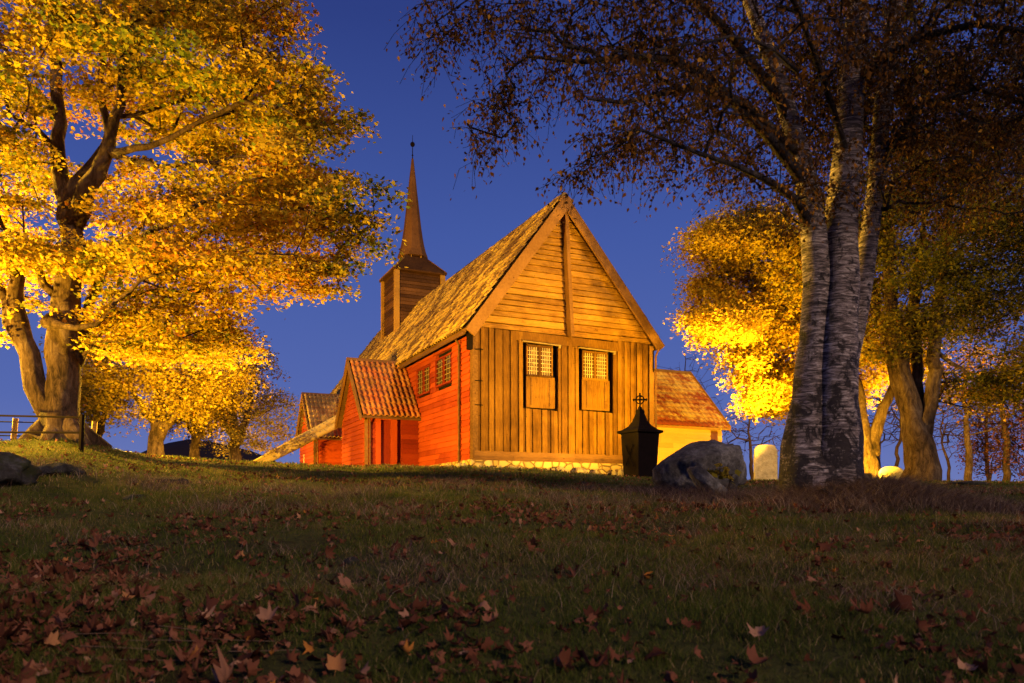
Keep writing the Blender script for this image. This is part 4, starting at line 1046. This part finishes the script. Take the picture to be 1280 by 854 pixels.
# maple seedling beside the boulder
x, y = 2.78, 10.2; z = gz(x, y)
tree('maple_seedling', 'small green maple seedling growing beside the boulder', 'plant', (x, y, z), [[(x, y, z, .012), (x - .02, y, z + .15, .009), (x + .02, y, z + .3, .006)]],
     [(902, 592, 10.2, .22, .12, .13, 12)], 'leaf_green', 'bark_thin', .10, 2, cr=(.05, .05, .03), seg=.08, jit=.008, tip=.003, twigs=1, twl=.06, plw=.1, minpar=.05, thr=.005, wob=0, droop=.8, bw=.002)

# ------------------------------------------------------------------ grass, litter
def blades(name, x, y, h, w, tint, mat, lean=.5, zoff=0.):
    n = len(x); z = ground(x, y) - .01 + zoff; az = RNG.uniform(0, 2 * PI, n); d = np.stack([np.cos(az), np.sin(az)], -1)
    fa = RNG.uniform(0, 2 * PI, n); s = np.stack([np.cos(fa), np.sin(fa)], -1) * (w / 2)[:, None]
    ln = lean * RNG.uniform(.3, 1.4, n) * h
    def P(sx, f, k):
        return np.stack([x + s[:, 0] * sx + d[:, 0] * ln * k, y + s[:, 1] * sx + d[:, 1] * ln * k, z + h * f], -1)
    V = np.stack([P(-1, 0, 0), P(1, 0, 0), P(.8, .55, .3), P(-.8, .55, .3), P(0, .9, 1.)], 1)
    o = np.arange(n) * 5
    F = np.concatenate([np.stack([o, o + 1, o + 2], -1), np.stack([o, o + 2, o + 3], -1), np.stack([o + 3, o + 2, o + 4], -1)])
    g_ = np_mesh(name, V.reshape(-1, 3), F, np.repeat(np.clip(tint, 0, 1), 5), mat); g_['kind'] = 'stuff'
    return g_
def wedge(n, y0, y1, pw=1., um=.74):
    y = (y0 ** 2 + RNG.random(n) * (y1 ** 2 - y0 ** 2)) ** .5 if pw == 1 else y0 + (y1 - y0) * RNG.random(n) ** pw
    return RNG.uniform(-um, um, n) * y, y
xs, ys, hs_, ws = [], [], [], []
for (n, y0, y1, h0, w0) in ((130000, 1.9, 4.5, .040, .0026), (190000, 4.5, 9, .044, .0036), (150000, 9, 18, .045, .008), (60000, 18, 27, .06, .016)):
    x, y = wedge(n, y0, y1); pt_ = vn(x, y, 1.4, 21) * .7 + vn(x, y, 4.5, 22) * .5
    kp = RNG.random(n) < np.clip(pt_ * 1.3 - .12, .18, 1); x, y, pt_ = x[kp], y[kp], pt_[kp]
    xs.append(x); ys.append(y); hs_.append(h0 * RNG.uniform(.5, 1.5, len(x)) * (.5 + pt_)); ws.append(np.full(len(x), w0))
x, y, h, w = map(np.concatenate, (xs, ys, hs_, ws))
tn = .40 + (vn(x, y, .9, 31) - .5) * .5 + RNG.normal(0, .20, len(x)) + (RNG.random(len(x)) < .08) * .5
g = blades('grass', x, y, h, w, tn, 'grass', .7)
# long dry grass round the birch, the boulder and in tufts
xs, ys = [], []
TU = [(float(a_), float(b_), .22, .14, 160) for a_, b_ in zip(*wedge(110, 3.2, 12))]
for (cx_, cy_, sx_, sy_, n) in tuple(TU) + ((2.80, 7.75, .16, .12, 1900), (3.70, 7.8, .16, .14, 2400), (3.25, 7.55, .35, .1, 1300), (4.0, 7.5, .35, .22, 3600), (3.95, 7.75, .45, .35, 5200), (3.3, 7.4, .6, .25, 3600), (2.6, 10.0, .7, .35, 3000), (2.3, 8.6, .8, .5, 2200), (4.3, 8.3, .5, .4, 2200), (-2.1, 7.8, .8, .6, 600), (-.35, 4.6, .7, .5, 1100), (.3, 5.2, .5, .4, 700), (1.9, 4.0, .6, .5, 1000), (2.0, 10.9, .5, .3, 900), (1.2, 7.0, 1, .8, 1400), (3.0, 5.6, 1.2, .7, 1500)):
    xs.append(RNG.normal(cx_, sx_, n)); ys.append(RNG.normal(cy_, sy_, n))
x = np.concatenate(xs); y = np.concatenate(ys); n = len(x)
nearb = np.exp(-(((x - 3.5) / .8) ** 2 + ((y - 7.7) / .5) ** 2))
blades('dry_grass', x, y, (1 + .5 * nearb) * RNG.uniform(.06, .20, n) * np.where(y < 7, .6, 1), np.where(y < 7, .0028, .004), RNG.uniform(0, 1, n) ** 1.4, 'straw', 1.3)

# lobed maple leaf with curl, for the ground
def leaf_template(seed):
    r_ = random.Random(seed); out = [(0, -.05)]
    ctrl = [(-110, .36), (-78, .66), (-60, .50), (-40, .86), (-30, .72), (-14, .60), (0, 1.0), (14, .60), (30, .72), (40, .86), (60, .50), (78, .66), (110, .36)]
    pts = [(0.0, 0.0)]
    for a, r in ctrl:
        a = math.radians(a + r_.uniform(-4, 4)); r *= r_.uniform(.72, 1.15); pts.append((math.sin(a) * r, math.cos(a) * r))
    cu, cv, tw = r_.uniform(.5, 2.0) * r_.choice((-1, 1, 1)), r_.uniform(-1.6, 1.6), r_.uniform(-1, 1)
    V = []
    for ring in (.5, 1.0):
        for (px, py) in pts[1:]:
            X, Y = px * ring, py * ring; Z = cu * X * X + cv * .5 * Y * Y + tw * X * Y + r_.uniform(-.04, .06) * ring
            V.append((X, Y * .95, Z))
    n = len(pts) - 1; V = [(0, 0, 0)] + V; F = []
    for i in range(n - 1):
        F.append((0, 1 + i, 2 + i)); F.append((1 + i, 1 + n + i, 2 + n + i)); F.append((1 + i, 2 + n + i, 2 + i))
    # stalk
    b0 = len(V); V += [(-.012, 0, 0), (.012, 0, 0), (.01, -.35, .05), (-.01, -.35, .05)]; F += [(b0, b0 + 1, b0 + 2), (b0, b0 + 2, b0 + 3)]
    return np.array(V), np.array(F)
TEMPL = [leaf_template(k) for k in range(16)]
# scattered litter as one object (uncountable), denser in hollows
def litter_density(x, y):
    d = (vn(x, y, .9, 41) * .45 + vn(x, y, 3.2, 42) * .45 + vn(x, y, 7, 43) * .25)
    near = np.clip((5.2 - y) / 2.4, 0, 1); left = np.clip(.3 - x / np.maximum(y, 1), 0, 1)
    d = d + near * (left - .12) * .7 + np.clip((4.2 - y) / 1.6, 0, 1) * .13 + .25 * np.exp(-((y - 11.5) / 1.2) ** 2) * (x < 0) * (x > -5.5)
    d = d + .75 * np.exp(-(((x - 3.2) / .75) ** 2 + ((y - 7.75) / .45) ** 2))
    return d
x, y = wedge(34000, 2.2, 21); d_ = litter_density(x, y); kp = RNG.random(len(x)) < np.clip((d_ - .50) * 1.6, .035, 1); x, y = x[kp], y[kp]
x2, y2 = wedge(16000, 2.2, 8); d_ = litter_density(x2, y2); kp = RNG.random(len(x2)) < np.clip((d_ - .50) * 1.7, .06, 1); x = np.concatenate([x, x2[kp]]); y = np.concatenate([y, y2[kp]])
n = len(x); print('litter', n)
VS, FS, TS = [], [], []; off = 0; zz = ground(x, y)
for i in range(n):
    T, F = TEMPL[i % 16]; s_ = RNG.uniform(.018, .058); a = RNG.uniform(0, 2 * PI); ti = RNG.normal(0, .5); tj = RNG.normal(0, .5)
    ca, sa = math.cos(a), math.sin(a); V = T * s_
    V = np.stack([V[:, 0], V[:, 1] * math.cos(ti) - V[:, 2] * math.sin(ti), V[:, 1] * math.sin(ti) + V[:, 2] * math.cos(ti)], -1)
    V = np.stack([V[:, 0] * math.cos(tj) + V[:, 2] * math.sin(tj), V[:, 1], -V[:, 0] * math.sin(tj) + V[:, 2] * math.cos(tj)], -1)
    V = np.stack([V[:, 0] * ca - V[:, 1] * sa + x[i], V[:, 0] * sa + V[:, 1] * ca + y[i], V[:, 2] + zz[i] + .02 + RNG.uniform(0, .02)], -1)
    VS.append(V); FS.append(F + off); off += len(V); TS.append(np.full(len(V), np.clip(RNG.normal(.42, .24), 0, 1)))
o = np_mesh('leaf_litter', np.concatenate(VS), np.concatenate(FS), np.concatenate(TS), 'leaf_litter'); o['kind'] = 'stuff'

# the large leaves near the camera, one by one
leaf_meshes = {}
def leaf_obj(x, y, size, ti, tint, kind, lab, group=None, rx=None, ry=None, lift=.03):
    key = (kind, round(tint, 1))
    if key not in leaf_meshes:
        T, F = TEMPL[kind]; o = np_mesh('fallen_leaf', T, F, np.full(len(T), tint), 'leaf_litter'); leaf_meshes[key] = o.data
    else:
        o = bpy.data.objects.new('fallen_leaf', leaf_meshes[key]); C.objects.link(o)
    o.location = (x, y, gz(x, y) + lift); o.scale = (size,) * 3
    o.rotation_euler = (rx if rx is not None else RNG.normal(0, .45), ry if ry is not None else RNG.normal(0, .45), ti)
    return tag(o, lab, 'leaf', group)
def on_ground(px, py):
    u = (px - 640) / 1000; s = (635 - py) / 1000
    for D_ in np.arange(1.8, 30, .02):
        if gz(u * D_, D_) >= s * D_: return u * D_, D_
    return u * 30, 30
SPECIAL = [(335, 775, .075, .85, 1.1, 'large upright tan maple leaf standing in the left foreground'), (300, 690, .05, .97, .6, 'orange maple leaf alone in the grass above the big tan leaf'),
           (553, 688, .042, .93, .3, 'pale curled leaf lying in the grass below the left church corner'), (258, 772, .055, .9, 1.0, 'pale upright leaf left of the large tan maple leaf'),
           (948, 797, .065, .88, .8, 'pale curled leaf in the grass straight below the boulder'), (1018, 722, .05, .8, .9, 'small upright brown leaf below the birch roots'),
           (420, 840, .065, .97, 1.2, 'orange maple leaf at the bottom edge left of centre'), (160, 745, .055, .97, .9, 'orange leaf with a yellow tip in the left leaf litter'), (610, 778, .05, .7, .4, 'reddish leaf lying at the bottom centre of the slope'),
           (60, 805, .07, .97, .5, 'broad orange brown leaf near the bottom left corner'), (1208, 838, .06, .9, .7, 'orange brown leaf near the bottom right corner')]
for k, (px, py, s_, tt, rx, lab) in enumerate(SPECIAL):
    x, y = on_ground(px, py + 12); leaf_obj(x, y, s_ * 1.05, RNG.uniform(-.5, .5), tt, k % 8, lab, None, rx, RNG.uniform(-.2, .2), .035)
cnt = 0
while cnt < 280:
    x, y = wedge(1, 2.35, 5.6); x, y = float(x[0]), float(y[0])
    if RNG.random() > np.clip((float(litter_density(np.array([x]), np.array([y]))[0]) - .5) * 2.0, .06, 1): continue
    leaf_obj(x, y, RNG.uniform(.05, .10), RNG.uniform(0, 2 * PI), float(RNG.choice([.1, .2, .3, .4, .5, .6, .8])), int(RNG.integers(0, 16)), 'curled brown maple leaf fallen on the near grassy slope', 'fallen leaves on the near slope'); cnt += 1
# dry stalks
for k, (px, py, dx, dy) in enumerate([(120, 805, 1, .15), (150, 822, 1, .12), (215, 815, 1.0, .2), (240, 800, .9, .1), (300, 812, 1, -.1), (175, 838, 1, .1), (330, 826, 1, .2), (612, 690, -.25, .4), (735, 720, .3, .5)]):
    x, y = on_ground(px, py); mb = MB(); n = 7; L = .26 + .03 * (k % 3) if k < 7 else .20
    d = Vector((dx, dy * .8, 0)).normalized(); pts = []
    for i in range(n):
        f = i / (n - 1) - .5; X = x + d.x * L * f; Y = y + d.y * L * f
        pts.append((X, Y, gz(x, y) + .035 + (gz(x + d.x * .15, y + d.y * .15) - gz(x, y)) / .15 * L * f + (.1 * i / n if k > 6 else 0) + .004 * math.sin(f * 3 + k)))
    mb.tube(pts, .0016, 4, .45)
    tag(mb.build('dry_stalk', 'straw', origin=pts[0]), 'pale dry grass stalk lying among leaves in the left foreground' if k < 7 else ['pale dry stalk leaning in the grass left of centre', 'pale dry stalk leaning in the grass right of centre'][k - 7], 'stalk', 'dry stalks lying in the leaf litter' if k < 7 else None)

# ------------------------------------------------------------------ lights
SODIUM = (1.0, .56, .035)
def flood(x, y, h, target, power, size, lab, z=None, fixture=True, blend=.8, rad=.12):
    zz = gz(x, y) + h; p = Vector((x, y, zz)); d = (Vector(target) - p).normalized()
    if fixture:
        r = empty('floodlight', (x, y, gz(x, y)), math.atan2(d.y, d.x) - PI / 2); tag(r, lab, 'floodlight', 'floodlights in the grass')
        mb = MB(); mb.tube([(0, -.05, -.1), (0, -.05, h - .1)], .02, 6); mb.build('stand', 'housing', r)
        mb = MB(); mb.hexa([(-.16, -.15, h - .12), (.16, -.15, h - .12), (.19, .0, h - .13), (-.19, .0, h - .13), (-.16, -.15, h + .10), (.16, -.15, h + .10), (.19, -.0, h + .13), (-.19, -.0, h + .13)]); hs = mb.build('housing', 'housing', r)
        mb = MB(); mb.box(-.17, .17, .002, .012, h - .11, h + .11); mb.build('glass', 'lamp_glass', r)
    ld = bpy.data.lights.new('flood_lamp', 'SPOT'); ld.energy = power; ld.color = SODIUM; ld.spot_size = math.radians(size); ld.spot_blend = blend; ld.shadow_soft_size = rad
    o = bpy.data.objects.new('flood_lamp', ld); C.objects.link(o); o.location = p + d * .16
    o.rotation_euler = d.to_track_quat('-Z', 'Y').to_euler()
    return o
# behind the birch: church gable, sacristy, yellow tree, thick maple
flood(9.2, 22.9, .40, (1.6, 29.4, 6.9), 25000, 70, 'floodlight hidden behind the birch aimed at the church', blend=.6)
flood(8.0, 21.8, .30, (8.5, 27.0, 8.3), 8000, 72, 'floodlight hidden behind the birch aimed at the yellow maple', blend=.7)
flood(11.0, 24.9, .16, (12.3, 27.4, 2.8), 2600, 130, 'added small floodlight in the grass at the foot of the forked yellow maple')  # added lamp, only to brighten the forked trunk
flood(7.5, 30.3, .30, (8.5, 36.5, 5.5), 3000, 120, 'added floodlight hidden behind the boulder aimed at the pale sacristy')  # extra lamp put in because the yellow maple leaves the sacristy dim
flood(13.9, 27.2, .40, (17.0, 30.5, 5.0), 9000, 165, 'added floodlight hidden behind the thick maple trunk')  # made-up source for the foliage and thin trunks at the right
# behind the big left maple: red wall and crowns
flood(-11.1, 19.6, .40, (-4.5, 33, 4.5), 27000, 110, 'floodlight behind the big left maple aimed at the red wall')
flood(-16.5, 37.5, .40, (-7.0, 43, 5.0), 12000, 130, 'added floodlight behind the left crest aimed at the far porch')  # added since the small trees block the main flood from the far porch
flood(-7.6, 24.6, .15, (-6.3, 18.0, 7.5), 15000, 150, 'floodlight behind the crest aimed up into the big maple')
flood(-14.05, 21.5, .40, (-9.5, 17, 6.0), 8000, 140, 'glowing floodlight at the left edge beyond the fence')
flood(-13.5, 10.5, .50, (-4.8, 15.3, 6.8), 22000, 80, 'added floodlight beside the fence outside the left edge')  # added out of view to brighten the near side of the maple crown
flood(-19.0, 19.0, 5.6, (1.5, 16.0, .8), 62000, 58, 'added tall floodlight outside the left edge washing over the crest')  # unseen mast lamp, put in to rake warm light over the crest grass

# added warm fill from behind the camera, standing in for unseen lamplight
sun = bpy.data.lights.new('warm_fill', 'SUN'); sun.energy = 1.7; sun.angle = math.radians(8); sun.color = (1, .72, .50)
so = bpy.data.objects.new('warm_fill', sun); C.objects.link(so)
sd = Vector((-.75, 1.0, -.62)).normalized(); so.rotation_euler = sd.to_track_quat('-Z', 'Y').to_euler()

# dusk sky
wd = bpy.data.worlds.new('World'); SC.world = wd; wd.use_nodes = True; nt = wd.node_tree
bg = nt.nodes['Background']; tc = nt.nodes.new('ShaderNodeTexCoord'); sx = nt.nodes.new('ShaderNodeSeparateXYZ'); nt.links.new(tc.outputs['Generated'], sx.inputs[0])
r = ramp(nt, [(0, (.02, .03, .08)), (.49, (.06, .08, .22)), (.505, (.16, .20, .47)), (.56, (.092, .142, .43)), (.66, (.055, .100, .365)), (.76, (.027, .050, .225)), (1, (.015, .025, .13))], None)
mr = nt.nodes.new('ShaderNodeMapRange'); mr.inputs[1].default_value = -1; mr.inputs[2].default_value = 1; nt.links.new(sx.outputs[2], mr.inputs[0]); nt.links.new(mr.outputs[0], r.inputs[0])
nt.links.new(r.outputs[0], bg.inputs[0]); bg.inputs[1].default_value = 1.0

# ------------------------------------------------------------------ camera
cam = bpy.data.cameras.new('camera'); co = bpy.data.objects.new('camera', cam); C.objects.link(co); SC.camera = co
co.location = (0, 0, 0); co.rotation_euler = (PI / 2, 0, 0)
cam.sensor_width = 36; cam.lens = 36 * 1000 / 1280; cam.shift_y = 208 / 1280; cam.clip_start = .05; cam.clip_end = 9000
cam.dof.use_dof = True; cam.dof.focus_distance = 22; cam.dof.aperture_fstop = 4.0
SC.view_settings.view_transform = 'Standard'; SC.view_settings.look = 'None'; SC.view_settings.exposure = 0; SC.view_settings.gamma = 1
SC.render.engine = 'CYCLES'
cy = SC.cycles; cy.max_bounces = 5; cy.diffuse_bounces = 3; cy.glossy_bounces = 2; cy.transmission_bounces = 3; cy.sample_clamp_indirect = 4; cy.use_adaptive_sampling = True
cy.use_denoising = True
